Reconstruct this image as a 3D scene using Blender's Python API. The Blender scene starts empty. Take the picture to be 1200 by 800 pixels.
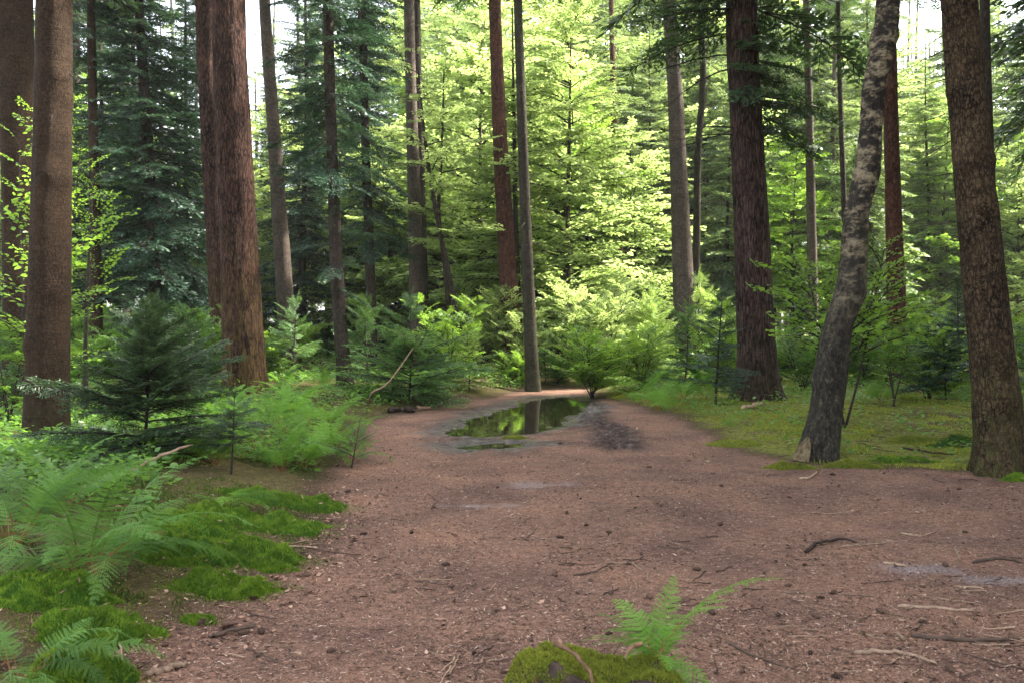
import bpy, math, random
import numpy as np
from mathutils import Vector
R = math.radians
S = bpy.context.scene
COL = S.collection

# ------------------------------------------------------------------ camera, sky, sun, exposure
FPX = 1000.0                      # focal length in photo pixels (photo 1200 x 800)
PITCH = math.atan(15 / FPX)
CAMZ = 1.5
cam_data = bpy.data.cameras.new('camera')
cam = bpy.data.objects.new('camera', cam_data)
COL.objects.link(cam)
cam_data.sensor_width = 36.0
cam_data.lens = 36.0 * FPX / 1200.0
cam_data.clip_start = 0.05
cam_data.clip_end = 3000
cam_data.dof.use_dof = True
cam_data.dof.focus_distance = 10.0
cam_data.dof.aperture_fstop = 6.3
cam.location = (0, 0, CAMZ)
cam.rotation_euler = (math.pi / 2 - PITCH, 0, 0)
S.camera = cam

SUN_EL, SUN_AZ = 50.0, 72.0      # azimuth measured from +Y (view direction), negative = to the left
world = bpy.data.worlds.new('World')
S.world = world
world.use_nodes = True
wn = world.node_tree
sky = wn.nodes.new('ShaderNodeTexSky')
sky.sky_type = 'NISHITA'
sky.sun_disc = False
sky.sun_elevation = R(SUN_EL)
sky.sun_rotation = R(SUN_AZ)
sky.air_density = 1.0
sky.dust_density = 3.5
sky.ozone_density = 0.6
bg = wn.nodes['Background']
bg.inputs['Strength'].default_value = 0.15
thin = wn.nodes.new('ShaderNodeHueSaturation')       # thin high cloud whitens the blue
thin.inputs['Saturation'].default_value = 0.45
wn.links.new(sky.outputs[0], thin.inputs['Color'])
wn.links.new(thin.outputs[0], bg.inputs['Color'])
sun_d = bpy.data.lights.new('sun', 'SUN')
sun_d.energy = 4.0
sun_d.angle = R(3.0)
sun_d.color = (1.0, 0.95, 0.86)
sun = bpy.data.objects.new('sun', sun_d)
COL.objects.link(sun)
sd_ = Vector((math.sin(R(SUN_AZ)) * math.cos(R(SUN_EL)), math.cos(R(SUN_AZ)) * math.cos(R(SUN_EL)), math.sin(R(SUN_EL))))
sun.rotation_euler = sd_.to_track_quat('Z', 'Y').to_euler()
sun.location = (0, 0, 40)
S.view_settings.view_transform = 'Standard'
S.view_settings.look = 'None'
S.view_settings.exposure = 2.95
S.view_settings.gamma = 1.0
S.render.engine = 'CYCLES'
S.cycles.max_bounces = 6
S.cycles.diffuse_bounces = 3
S.cycles.glossy_bounces = 2
S.cycles.transmission_bounces = 4
S.cycles.use_denoising = True
S.cycles.denoising_prefilter = 'ACCURATE'
S.cycles.volume_bounces = 1
S.cycles.caustics_reflective = False
S.cycles.caustics_refractive = False
S.cycles.sample_clamp_indirect = 6.0

# ------------------------------------------------------------------ numeric helpers
def hash3(i, j, k, seed):
    h = (i.astype(np.int64) * 374761393 + j.astype(np.int64) * 668265263 + k.astype(np.int64) * 2147483647 + seed * 974711) & 0xffffffff
    h = ((h ^ (h >> 13)) * 1274126177) & 0xffffffff
    h = h ^ (h >> 16)
    return (h & 0xffff) / 32767.5 - 1.0

def vnoise(p, seed=0):
    p = np.asarray(p, float)
    f = np.floor(p).astype(np.int64)
    t = p - f
    t = t * t * (3 - 2 * t)
    out = 0
    for a in (0, 1):
        wa = t[:, 0] if a else 1 - t[:, 0]
        for b in (0, 1):
            wb = t[:, 1] if b else 1 - t[:, 1]
            for c in (0, 1):
                wc = t[:, 2] if c else 1 - t[:, 2]
                out = out + wa * wb * wc * hash3(f[:, 0] + a, f[:, 1] + b, f[:, 2] + c, seed)
    return out

def fbm(p, seed=0, o=3):
    a, s, r = 1.0, 0.0, 0
    p = np.asarray(p, float)
    for i in range(o):
        r = r + a * vnoise(p, seed + i * 17)
        s += a
        a *= 0.5
        p = p * 2.03
    return r / s

def n2(x, y, sc, seed=0, o=2):
    x = np.atleast_1d(np.asarray(x, float)); y = np.atleast_1d(np.asarray(y, float))
    return fbm(np.stack([x * sc, y * sc, np.zeros_like(x) + 0.37], 1), seed, o)

def sstep(a, b, x):
    t = np.clip((x - a) / (b - a), 0, 1)
    return t * t * (3 - 2 * t)

def poly_sd(x, y, poly):
    """signed distance to a polygon, negative inside"""
    x = np.atleast_1d(np.asarray(x, float)); y = np.atleast_1d(np.asarray(y, float))
    d = np.full(x.shape, 1e9)
    ins = np.zeros(x.shape, bool)
    n = len(poly)
    for i in range(n):
        ax, ay = poly[i]; bx, by = poly[(i + 1) % n]
        ex, ey = bx - ax, by - ay
        wx, wy = x - ax, y - ay
        t = np.clip((wx * ex + wy * ey) / (ex * ex + ey * ey), 0, 1)
        d = np.minimum(d, np.hypot(wx - ex * t, wy - ey * t))
        c = ((ay > y) != (by > y))
        with np.errstate(divide='ignore', invalid='ignore'):
            xi = ax + (y - ay) * ex / (ey if ey != 0 else 1e-9)
        ins ^= c & (x < xi)
    return np.where(ins, -d, d)

def rot(axis, a):
    c, s = math.cos(a), math.sin(a)
    if axis == 'x': return np.array([[1, 0, 0], [0, c, -s], [0, s, c]])
    if axis == 'y': return np.array([[c, 0, s], [0, 1, 0], [-s, 0, c]])
    return np.array([[c, -s, 0], [s, c, 0], [0, 0, 1]])

class Geo:
    """collects quads, becomes ONE mesh object"""
    def __init__(s):
        s.V, s.F, s.T, s.M, s.n = [], [], [], [], 0
    def add(s, V, F, t=0.5, m=0):
        V = np.asarray(V, float).reshape(-1, 3); F = np.asarray(F, int).reshape(-1, 4)
        if len(V) == 0 or len(F) == 0: return
        s.V.append(V); s.F.append(F + s.n); s.n += len(V)
        s.T.append(np.broadcast_to(np.asarray(t, float), (len(F),)))
        s.M.append(np.broadcast_to(np.asarray(m, int), (len(F),)))
    def arrays(s):
        return np.concatenate(s.V), np.concatenate(s.F), np.concatenate(s.T), np.concatenate(s.M)
    def place(s, tpl, M, P, dt=0.0):
        V, F, T, Mi = tpl
        s.add(V @ np.asarray(M).T + np.asarray(P), F, np.clip(T + dt, 0, 1), Mi)
    def mesh(s, name, mats, smooth=False):
        V, F, T, Mi = s.arrays()
        me = bpy.data.meshes.new(name)
        me.vertices.add(len(V)); me.vertices.foreach_set('co', V.astype(np.float32).ravel())
        me.loops.add(len(F) * 4); me.loops.foreach_set('vertex_index', F.astype(np.int32).ravel())
        me.polygons.add(len(F)); me.polygons.foreach_set('loop_start', np.arange(0, len(F) * 4, 4, dtype=np.int32))
        for m in (mats if isinstance(mats, (list, tuple)) else [mats]): me.materials.append(m)
        me.polygons.foreach_set('material_index', Mi.astype(np.int32))
        sm = np.full(len(F), bool(smooth)) if not isinstance(smooth, str) else (Mi == int(smooth))
        me.polygons.foreach_set('use_smooth', sm)
        at = me.attributes.new('tint', 'FLOAT', 'FACE'); at.data.foreach_set('value', T.astype(np.float32))
        me.update(calc_edges=True)
        return me
    def build(s, name, mats, parent=None, smooth=False, loc=(0, 0, 0)):
        return link(name, s.mesh(name, mats, smooth), parent, loc)

def link(name, me, parent=None, loc=(0, 0, 0), rz=0.0, sc=1.0):
    o = bpy.data.objects.new(name, me)
    COL.objects.link(o)
    o.parent = parent
    o.location = loc
    o.rotation_euler = (0, 0, rz)
    o.scale = (sc, sc, sc)
    return o

def tag(o, label=None, cat=None, group=None, kind=None):
    if label: o['label'] = label
    if cat: o['category'] = cat
    if group: o['group'] = group
    if kind: o['kind'] = kind
    return o

def thing(name, label, cat, loc, rz=0.0, group=None, sc=1.0):
    o = bpy.data.objects.new(name, None)
    o.empty_display_size = 0.2
    COL.objects.link(o)
    o.location = loc; o.rotation_euler = (0, 0, rz); o.scale = (sc, sc, sc)
    return tag(o, label, cat, group)

def copy_thing(src, loc, rz, sc, label, group):
    r = src.copy(); COL.objects.link(r)
    r.location = loc; r.rotation_euler = (0, 0, rz); r.scale = (sc, sc, sc)
    r['label'] = label
    if group: r['group'] = group
    elif 'group' in r: del r['group']
    for ch in list(src.children):
        c = ch.copy(); COL.objects.link(c); c.parent = r
        for g in list(ch.children):
            d = g.copy(); COL.objects.link(d); d.parent = c
    return r

def tube(pts, rad, n=6):
    """tapered tube along points; arrays of verts and quads (ends left as tiny rings)"""
    pts = np.asarray(pts, float); k = len(pts)
    rad = np.broadcast_to(np.asarray(rad, float), (k,))
    T = np.gradient(pts, axis=0); T /= np.linalg.norm(T, axis=1, keepdims=True) + 1e-9
    up = np.array([0, 0, 1.0]) if abs(T[:, 2]).mean() < 0.8 else np.array([1.0, 0, 0])
    A = np.cross(T, up); A /= np.linalg.norm(A, axis=1, keepdims=True) + 1e-9
    B = np.cross(T, A)
    th = np.linspace(0, 2 * math.pi, n, endpoint=False)
    V = pts[:, None, :] + rad[:, None, None] * (A[:, None, :] * np.cos(th)[None, :, None] + B[:, None, :] * np.sin(th)[None, :, None])
    i = np.arange(k - 1)[:, None] * n; j = np.arange(n)[None, :]; j2 = (j + 1) % n
    F = np.stack([i + j, i + j2, i + n + j2, i + n + j], -1).reshape(-1, 4)
    return V.reshape(-1, 3), F

def smooth_line(pts, m):
    """Catmull-Rom through control rows (any number of columns), m samples"""
    P = np.asarray(pts, float)
    if len(P) == 2:
        t = np.linspace(0, 1, m)[:, None]; return P[0] * (1 - t) + P[1] * t
    Q = np.vstack([2 * P[0] - P[1], P, 2 * P[-1] - P[-2]])
    u = np.linspace(0, len(P) - 1, m); i = np.minimum(u.astype(int), len(P) - 2); t = (u - i)[:, None]
    a, b, c, d = Q[i], Q[i + 1], Q[i + 2], Q[i + 3]
    return 0.5 * ((2 * b) + (-a + c) * t + (2 * a - 5 * b + 4 * c - d) * t ** 2 + (-a + 3 * b - 3 * c + d) * t ** 3)

# ------------------------------------------------------------------ ground shape
PATH = [(-2.9, -5), (-2.2, 1.5), (-1.80, 3.4), (-1.42, 4.5), (-1.30, 5.6), (-1.45, 7.0), (-1.7, 9.0), (-1.85, 11), (-2.2, 13.4), (-1.55, 15.7),
        (-0.7, 17.6), (0.0, 19.3), (0.55, 20.8), (1.1, 21.8), (1.7, 21.6), (1.85, 20.2), (1.75, 18.6), (2.3, 16.6),
        (2.75, 14.6), (2.75, 12.0), (2.75, 10.3), (3.1, 9.2), (3.7, 9.0), (4.5, 8.9), (5.2, 8.5), (6.6, 7.9), (12, 7.4), (12, -5)]
PUDDLES = [[(-0.95, 12.3), (-0.85, 13.6), (-0.5, 15.0), (-0.2, 16.4), (0.45, 18.2), (1.15, 19.2), (1.6, 18.0), (1.35, 15.9), (0.8, 14.0), (0.42, 12.6), (0.05, 12.2), (-0.4, 12.0)],
           [(-0.85, 10.9), (-0.5, 11.45), (0.1, 11.5), (0.28, 11.1), (-0.1, 10.7), (-0.6, 10.55)]]
RUT = [(1.25, 10.4), (1.75, 10.9), (1.75, 12.6), (1.5, 14.6), (1.75, 16.6), (1.5, 16.8), (1.1, 14.6), (1.2, 12.4), (1.0, 10.9)]
WATER_Z = -0.034

def pud_sd(x, y):
    d = np.minimum(poly_sd(x, y, PUDDLES[0]), poly_sd(x, y, PUDDLES[1]) + 0.06)
    return d + 0.36 * n2(x, y, 1.6, 5, 3) + 0.14 * n2(x, y, 6.0, 6, 2)

def ground(x, y):
    x = np.atleast_1d(np.asarray(x, float)); y = np.atleast_1d(np.asarray(y, float))
    sd = poly_sd(x, y, PATH) + 0.22 * n2(x, y, 0.9, 3)
    out = sstep(-0.1, 1.4, sd)
    left = sstep(0.6, -1.2, x)
    z = out * (0.07 + 0.13 * left)
    z = z + out * (0.07 * n2(x, y, 0.55, 11) + 0.055 * n2(x, y, 2.1, 12, 3))
    z = z + 0.012 * n2(x, y, 1.7, 13) + 0.013 * n2(x, y, 5.0, 14)
    z = z + 0.05 * sstep(0, 6, y - 12) * out + 0.35 * sstep(10, 60, np.hypot(x, y)) * out
    ps = pud_sd(x, y)
    z = z - 0.085 * sstep(0.30, -0.45, ps) + sstep(0.9, 0.1, ps) * (0.020 * n2(x, y, 3.5, 15, 2) + 0.014 * n2(x, y, 11, 16, 2))
    rs = sstep(0.18, -0.1, poly_sd(x, y, RUT) + 0.15 * n2(x, y, 2.5, 21))
    z = z + rs * (0.10 * n2(x, y, 4.5, 22, 3) + 0.06 * n2(x, y, 12, 23, 2) + 0.02)
    return z

def g1(x, y): return float(ground(x, y)[0])
CAMZ = 1.5
cp, sp = math.cos(PITCH), math.sin(PITCH)
def ray(px, py):
    u, v = (px - 600) / FPX, (400 - py) / FPX
    return np.array([u, cp + v * sp, -sp + v * cp])
def at(px, py, Y):
    d = ray(px, py); t = Y / d[1]
    return np.array([d[0] * t, Y, CAMZ + d[2] * t])
def hit(px, py):
    """where the photo pixel's ray meets the ground"""
    d = ray(px, py); z = 0.0
    for _ in range(12):
        t = (z - CAMZ) / d[2]
        z = 0.5 * z + 0.5 * g1(d[0] * t, d[1] * t)
    t = (z - CAMZ) / d[2]
    p = np.array([d[0] * t, d[1] * t, 0]); p[2] = g1(p[0], p[1])
    return p

# ------------------------------------------------------------------ materials
def new_mat(name):
    m = bpy.data.materials.new(name); m.use_nodes = True
    nt = m.node_tree; nt.nodes.clear()
    return m, nt, nt.nodes.new, nt.links.new

def ramp(nd, stops):
    r = nd('ShaderNodeValToRGB'); e = r.color_ramp.elements
    while len(e) < len(stops): e.new(0.5)
    for i, (p, c) in enumerate(stops):
        e[i].position = p; e[i].color = (*c, 1) if len(c) == 3 else c
    return r

def leaf_mat(name, dark, light, trans, k=0.42, rough=0.45, spec=0.35, var=0.25):
    m, nt, nd, ln = new_mat(name)
    a = nd('ShaderNodeAttribute'); a.attribute_name = 'tint'
    r = ramp(nd, [(0.0, dark), (1.0, light)]); ln(a.outputs['Fac'], r.inputs['Fac'])
    oi = nd('ShaderNodeObjectInfo')
    mr = nd('ShaderNodeMapRange'); mr.inputs[3].default_value = 1 - var; mr.inputs[4].default_value = 1 + var
    ln(oi.outputs['Random'], mr.inputs[0])
    hv = nd('ShaderNodeHueSaturation'); ln(r.outputs[0], hv.inputs['Color']); ln(mr.outputs[0], hv.inputs['Value'])
    p = nd('ShaderNodeBsdfPrincipled'); ln(hv.outputs[0], p.inputs['Base Color'])
    p.inputs['Roughness'].default_value = rough
    p.inputs['Specular IOR Level'].default_value = spec
    t = nd('ShaderNodeBsdfTranslucent')
    mx = nd('ShaderNodeMix'); mx.data_type = 'RGBA'; mx.inputs[0].default_value = 0.75
    ln(hv.outputs[0], mx.inputs[6]); mx.inputs[7].default_value = (*trans, 1)
    ln(mx.outputs[2], t.inputs['Color'])
    ms = nd('ShaderNodeMixShader'); ms.inputs[0].default_value = k
    ln(p.outputs[0], ms.inputs[1]); ln(t.outputs[0], ms.inputs[2])
    o = nd('ShaderNodeOutputMaterial'); ln(ms.outputs[0], o.inputs['Surface'])
    return m

def wood_mat(name, c1, c2, rough=0.85):
    m, nt, nd, ln = new_mat(name)
    tc = nd('ShaderNodeTexCoord'); n = nd('ShaderNodeTexNoise'); n.inputs['Scale'].default_value = 22; n.inputs['Detail'].default_value = 5
    ln(tc.outputs['Object'], n.inputs['Vector'])
    oi = nd('ShaderNodeObjectInfo'); ad = nd('ShaderNodeMath'); ad.operation = 'MULTIPLY_ADD'; ad.inputs[1].default_value = 0.5
    ln(oi.outputs['Random'], ad.inputs[0]); 
    sb = nd('ShaderNodeMath'); sb.operation = 'SUBTRACT'; sb.inputs[1].default_value = 0.25; ln(n.outputs[0], sb.inputs[0]); ln(sb.outputs[0], ad.inputs[2])
    r = ramp(nd, [(0.2, c1), (0.8, c2)]); ln(ad.outputs[0], r.inputs['Fac'])
    p = nd('ShaderNodeBsdfPrincipled'); p.inputs['Roughness'].default_value = rough; p.inputs['Specular IOR Level'].default_value = 0.15
    ln(r.outputs[0], p.inputs['Base Color'])
    b = nd('ShaderNodeBump'); b.inputs['Strength'].default_value = 0.6; b.inputs['Distance'].default_value = 0.01
    ln(n.outputs[0], b.inputs['Height']); ln(b.outputs[0], p.inputs['Normal'])
    o = nd('ShaderNodeOutputMaterial'); ln(p.outputs[0], o.inputs['Surface'])
    return m

def bark_mat(name, deep, mid, high, scale=9.0, stretch=0.28, bump=0.03, lichen=None, lichen_h=1.6, lichen_amt=0.5, ripple=0.0, crack=0.5):
    """small plates between fissures: two warped voronoi scales stretched along the trunk, ridged noise over them, lichen low down"""
    m, nt, nd, ln = new_mat(name)
    tc = nd('ShaderNodeTexCoord')
    mp = nd('ShaderNodeMapping'); mp.inputs['Scale'].default_value = (1, 1, stretch); ln(tc.outputs['Object'], mp.inputs['Vector'])
    def math_(op, a, b=None, c=None):
        q = nd('ShaderNodeMath'); q.operation = op
        for k, v in enumerate((a, b, c)):
            if v is None: continue
            if hasattr(v, 'name'): ln(v, q.inputs[k])
            else: q.inputs[k].default_value = v
        return q.outputs[0]
    def rng_(x, a, b, c=0.0, d=1.0):
        q = nd('ShaderNodeMapRange'); ln(x, q.inputs[0])
        for k, v in zip((1, 2, 3, 4), (a, b, c, d)): q.inputs[k].default_value = v
        return q.outputs[0]
    def noise(vec, sc, det=5, ro=0.6, dist=0.0):
        q = nd('ShaderNodeTexNoise'); q.inputs['Scale'].default_value = sc; q.inputs['Detail'].default_value = det
        q.inputs['Roughness'].default_value = ro; q.inputs['Distortion'].default_value = dist; ln(vec, q.inputs['Vector']); return q
    wn_ = noise(mp.outputs[0], scale * 0.8, 4)
    va = nd('ShaderNodeVectorMath'); va.operation = 'MULTIPLY_ADD'; va.inputs[1].default_value = (2.2 / scale,) * 3
    ln(wn_.outputs['Color'], va.inputs[0]); ln(mp.outputs[0], va.inputs[2])
    vs = []
    for k in (1.0, 2.3):
        vo = nd('ShaderNodeTexVoronoi'); vo.feature = 'DISTANCE_TO_EDGE'; vo.inputs['Scale'].default_value = scale * k; vo.inputs['Randomness'].default_value = 1.0; ln(va.outputs[0], vo.inputs['Vector'])
        vs.append(rng_(vo.outputs['Distance'], 0.0, 0.22))
    rid = noise(mp.outputs[0], scale * 1.3, 6, 0.7)
    ridge = rng_(math_('ABSOLUTE', math_('SUBTRACT', rid.outputs[0], 0.5)), 0.0, 0.16)
    fn = noise(mp.outputs[0], scale * 5, 6, 0.7).outputs[0]
    mask = rng_(noise(tc.outputs['Object'], 3.1, 4).outputs[0], 0.35, 0.65, 0.6, 1.35)      # fissures fade in and out
    pl = math_('ADD', math_('MULTIPLY', vs[0], 0.45), math_('ADD', math_('MULTIPLY', vs[1], 0.25), math_('MULTIPLY', ridge, 0.40)))
    h = math_('ADD', math_('MULTIPLY', math_('MULTIPLY_ADD', math_('SUBTRACT', pl, 0.75), mask, 0.75), crack), math_('MULTIPLY', fn, 1.2 - crack))
    r = ramp(nd, [(0.34, deep), (0.58, mid), (0.82, high)]); ln(h, r.inputs['Fac'])
    col = r.outputs[0]
    def value(col, v):
        q = nd('ShaderNodeHueSaturation'); ln(col, q.inputs['Color']); ln(v, q.inputs['Value']); return q.outputs[0]
    big = noise(tc.outputs['Object'], 2.2, 5, 0.65).outputs[0]
    col = value(col, rng_(big, 0.3, 0.7, 0.66, 1.25))
    if ripple:
        mp2 = nd('ShaderNodeMapping'); mp2.inputs['Scale'].default_value = (3, 3, 22); ln(tc.outputs['Object'], mp2.inputs['Vector'])
        rn = noise(mp2.outputs[0], 1.7, 5, 0.65, 0.8).outputs[0]
        h = math_('MULTIPLY_ADD', rn, ripple, h)
        col = value(col, rng_(rn, 0.35, 0.65, 0.72, 1.15))
    if lichen:
        sx = nd('ShaderNodeSeparateXYZ'); ln(tc.outputs['Object'], sx.inputs[0])
        hr = rng_(sx.outputs['Z'], lichen_h, 0.1, 0.0, 1.0)
        lm = rng_(noise(mp.outputs[0], 14, 8, 0.75).outputs[0], 0.44, 0.60)
        mc = nd('ShaderNodeMix'); mc.data_type = 'RGBA'; ln(math_('MULTIPLY', math_('MULTIPLY', hr, lm), lichen_amt), mc.inputs[0]); ln(col, mc.inputs[6]); mc.inputs[7].default_value = (*lichen, 1)
        col = mc.outputs[2]
    p = nd('ShaderNodeBsdfPrincipled'); p.inputs['Roughness'].default_value = 0.9; p.inputs['Specular IOR Level'].default_value = 0.12
    ln(col, p.inputs['Base Color'])
    b = nd('ShaderNodeBump'); b.inputs['Strength'].default_value = 1.0; b.inputs['Distance'].default_value = bump
    ln(h, b.inputs['Height']); ln(b.outputs[0], p.inputs['Normal'])
    o = nd('ShaderNodeOutputMaterial'); ln(p.outputs[0], o.inputs['Surface'])
    return m

def birch_mat(name):
    m, nt, nd, ln = new_mat(name)
    tc = nd('ShaderNodeTexCoord')
    sx = nd('ShaderNodeSeparateXYZ'); ln(tc.outputs['Object'], sx.inputs[0])
    # upper bark: cream white with dark horizontal bands and flakes
    mp = nd('ShaderNodeMapping'); mp.inputs['Scale'].default_value = (3.4, 3.4, 6.0); ln(tc.outputs['Object'], mp.inputs['Vector'])
    n1 = nd('ShaderNodeTexNoise'); n1.inputs['Scale'].default_value = 1.7; n1.inputs['Detail'].default_value = 10; n1.inputs['Roughness'].default_value = 0.72; n1.inputs['Distortion'].default_value = 0.2; ln(mp.outputs[0], n1.inputs['Vector'])
    r1 = ramp(nd, [(0.46, (0.016, 0.012, 0.009)), (0.51, (0.075, 0.058, 0.038)), (0.545, (0.16, 0.125, 0.075)), (0.70, (0.33, 0.275, 0.175))]); ln(n1.outputs[0], r1.inputs['Fac'])
    # lower bark: black and grey-green plates
    mp2 = nd('ShaderNodeMapping'); mp2.inputs['Scale'].default_value = (1, 1, 0.5); ln(tc.outputs['Object'], mp2.inputs['Vector'])
    n2_ = nd('ShaderNodeTexNoise'); n2_.inputs['Scale'].default_value = 26; n2_.inputs['Detail'].default_value = 9; n2_.inputs['Roughness'].default_value = 0.78; ln(mp2.outputs[0], n2_.inputs['Vector'])
    r2 = ramp(nd, [(0.40, (0.008, 0.007, 0.006)), (0.50, (0.028, 0.023, 0.016)), (0.56, (0.050, 0.043, 0.026)), (0.66, (0.125, 0.120, 0.075))]); ln(n2_.outputs[0], r2.inputs['Fac'])
    ad = nd('ShaderNodeMath'); ad.operation = 'MULTIPLY_ADD'; ad.inputs[1].default_value = 2.0; ln(n1.outputs[0], ad.inputs[0]); ln(sx.outputs['Z'], ad.inputs[2])
    hr = nd('ShaderNodeMapRange'); hr.inputs[1].default_value = 2.3; hr.inputs[2].default_value = 4.2; ln(ad.outputs[0], hr.inputs[0])
    mc = nd('ShaderNodeMix'); mc.data_type = 'RGBA'; ln(hr.outputs[0], mc.inputs[0]); ln(r2.outputs[0], mc.inputs[6]); ln(r1.outputs[0], mc.inputs[7])
    p = nd('ShaderNodeBsdfPrincipled'); p.inputs['Roughness'].default_value = 0.8; p.inputs['Specular IOR Level'].default_value = 0.2
    ln(mc.outputs[2], p.inputs['Base Color'])
    hm = nd('ShaderNodeMix'); hm.data_type = 'FLOAT'; ln(hr.outputs[0], hm.inputs[0]); ln(n2_.outputs[0], hm.inputs[2]); ln(n1.outputs[0], hm.inputs[3])
    b = nd('ShaderNodeBump'); b.inputs['Strength'].default_value = 1.0; b.inputs['Distance'].default_value = 0.05
    ln(hm.outputs[0], b.inputs['Height']); ln(b.outputs[0], p.inputs['Normal'])
    o = nd('ShaderNodeOutputMaterial'); ln(p.outputs[0], o.inputs['Surface'])
    return m

def ground_mat():
    m, nt, nd, ln = new_mat('forest_soil')
    geo = nd('ShaderNodeNewGeometry')
    def attr(n):
        a = nd('ShaderNodeAttribute'); a.attribute_name = n; return a.outputs['Fac']
    def noise(sc, det=6, ro=0.6, dist=0.0):
        n = nd('ShaderNodeTexNoise'); n.inputs['Scale'].default_value = sc; n.inputs['Detail'].default_value = det; n.inputs['Roughness'].default_value = ro
        n.inputs['Distortion'].default_value = dist; ln(geo.outputs['Position'], n.inputs['Vector']); return n.outputs[0]
    def mix(f, a, b):
        c = nd('ShaderNodeMix'); c.data_type = 'RGBA'
        if hasattr(f, 'name'): ln(f, c.inputs[0])
        else: c.inputs[0].default_value = f
        for k, v in ((6, a), (7, b)):
            if hasattr(v, 'name'): ln(v, c.inputs[k])
            else: c.inputs[k].default_value = (*v, 1)
        return c.outputs[2]
    fine, mid_, big = noise(95, 5, 0.75), noise(17, 6, 0.65), noise(1.1, 5, 0.6)
    path = ramp(nd, [(0.30, (0.050, 0.026, 0.017)), (0.48, (0.150, 0.086, 0.058)), (0.62, (0.245, 0.148, 0.102)), (0.78, (0.43, 0.29, 0.20))]); ln(fine, path.inputs['Fac'])
    p2 = ramp(nd, [(0.30, (0.40, 0.38, 0.40)), (0.5, (1, 1, 1)), (0.72, (1.28, 1.24, 1.2))]); ln(mid_, p2.inputs['Fac'])
    mm = nd('ShaderNodeMix'); mm.data_type = 'RGBA'; mm.blend_type = 'MULTIPLY'; mm.inputs[0].default_value = 0.8; ln(path.outputs[0], mm.inputs[6]); ln(p2.outputs[0], mm.inputs[7])
    p3 = ramp(nd, [(0.36, (0.62, 0.61, 0.66)), (0.50, (0.94, 0.92, 0.94)), (0.64, (1.2, 1.13, 1.07))]); ln(big, p3.inputs['Fac'])
    m3 = nd('ShaderNodeMix'); m3.data_type = 'RGBA'; m3.blend_type = 'MULTIPLY'; m3.inputs[0].default_value = 0.95; ln(mm.outputs[2], m3.inputs[6]); ln(p3.outputs[0], m3.inputs[7])
    pathc = m3.outputs[2]
    floor = ramp(nd, [(0.32, (0.014, 0.009, 0.006)), (0.5, (0.045, 0.027, 0.016)), (0.68, (0.11, 0.070, 0.040))]); ln(fine, floor.inputs['Fac'])
    moss = ramp(nd, [(0.35, (0.050, 0.050, 0.012)), (0.55, (0.150, 0.165, 0.024)), (0.75, (0.29, 0.27, 0.055))]); ln(mid_, moss.inputs['Fac'])
    mud = ramp(nd, [(0.36, (0.010, 0.007, 0.006)), (0.5, (0.042, 0.029, 0.024)), (0.64, (0.105, 0.078, 0.066))]); ln(noise(9, 8, 0.72), mud.inputs['Fac'])
    sand = ramp(nd, [(0.35, (0.12, 0.10, 0.10)), (0.7, (0.36, 0.33, 0.34))]); ln(fine, sand.inputs['Fac'])
    c = mix(attr('path'), floor.outputs[0], pathc)
    c = mix(attr('moss'), c, moss.outputs[0])
    c = mix(attr('sand'), c, sand.outputs[0])
    c = mix(attr('wet'), c, mud.outputs[0])
    p = nd('ShaderNodeBsdfPrincipled'); ln(c, p.inputs['Base Color'])
    rr = nd('ShaderNodeMapRange'); rr.inputs[3].default_value = 0.92; rr.inputs[4].default_value = 0.27; ln(attr('shine'), rr.inputs[0]); ln(rr.outputs[0], p.inputs['Roughness'])
    sp_ = nd('ShaderNodeMapRange'); sp_.inputs[3].default_value = 0.12; sp_.inputs[4].default_value = 0.5; ln(attr('shine'), sp_.inputs[0]); ln(sp_.outputs[0], p.inputs['Specular IOR Level'])
    b = nd('ShaderNodeBump'); b.inputs['Strength'].default_value = 0.7; b.inputs['Distance'].default_value = 0.02
    hh = nd('ShaderNodeMath'); hh.operation = 'MULTIPLY_ADD'; hh.inputs[1].default_value = 0.5; ln(fine, hh.inputs[0]); ln(mid_, hh.inputs[2]); ln(hh.outputs[0], b.inputs['Height'])
    ln(b.outputs[0], p.inputs['Normal'])
    o = nd('ShaderNodeOutputMaterial'); ln(p.outputs[0], o.inputs['Surface'])
    return m

def water_mat():
    m, nt, nd, ln = new_mat('puddle_water')
    geo = nd('ShaderNodeNewGeometry'); n = nd('ShaderNodeTexNoise'); n.inputs['Scale'].default_value = 3.0; n.inputs['Detail'].default_value = 2; ln(geo.outputs['Position'], n.inputs['Vector'])
    p = nd('ShaderNodeBsdfPrincipled'); p.inputs['Base Color'].default_value = (0.020, 0.014, 0.009, 1); p.inputs['Roughness'].default_value = 0.02
    p.inputs['IOR'].default_value = 1.33; p.inputs['Specular IOR Level'].default_value = 0.9
    b = nd('ShaderNodeBump'); b.inputs['Strength'].default_value = 0.10; b.inputs['Distance'].default_value = 0.02; ln(n.outputs[0], b.inputs['Height']); ln(b.outputs[0], p.inputs['Normal'])
    o = nd('ShaderNodeOutputMaterial'); ln(p.outputs[0], o.inputs['Surface'])
    return m

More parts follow.
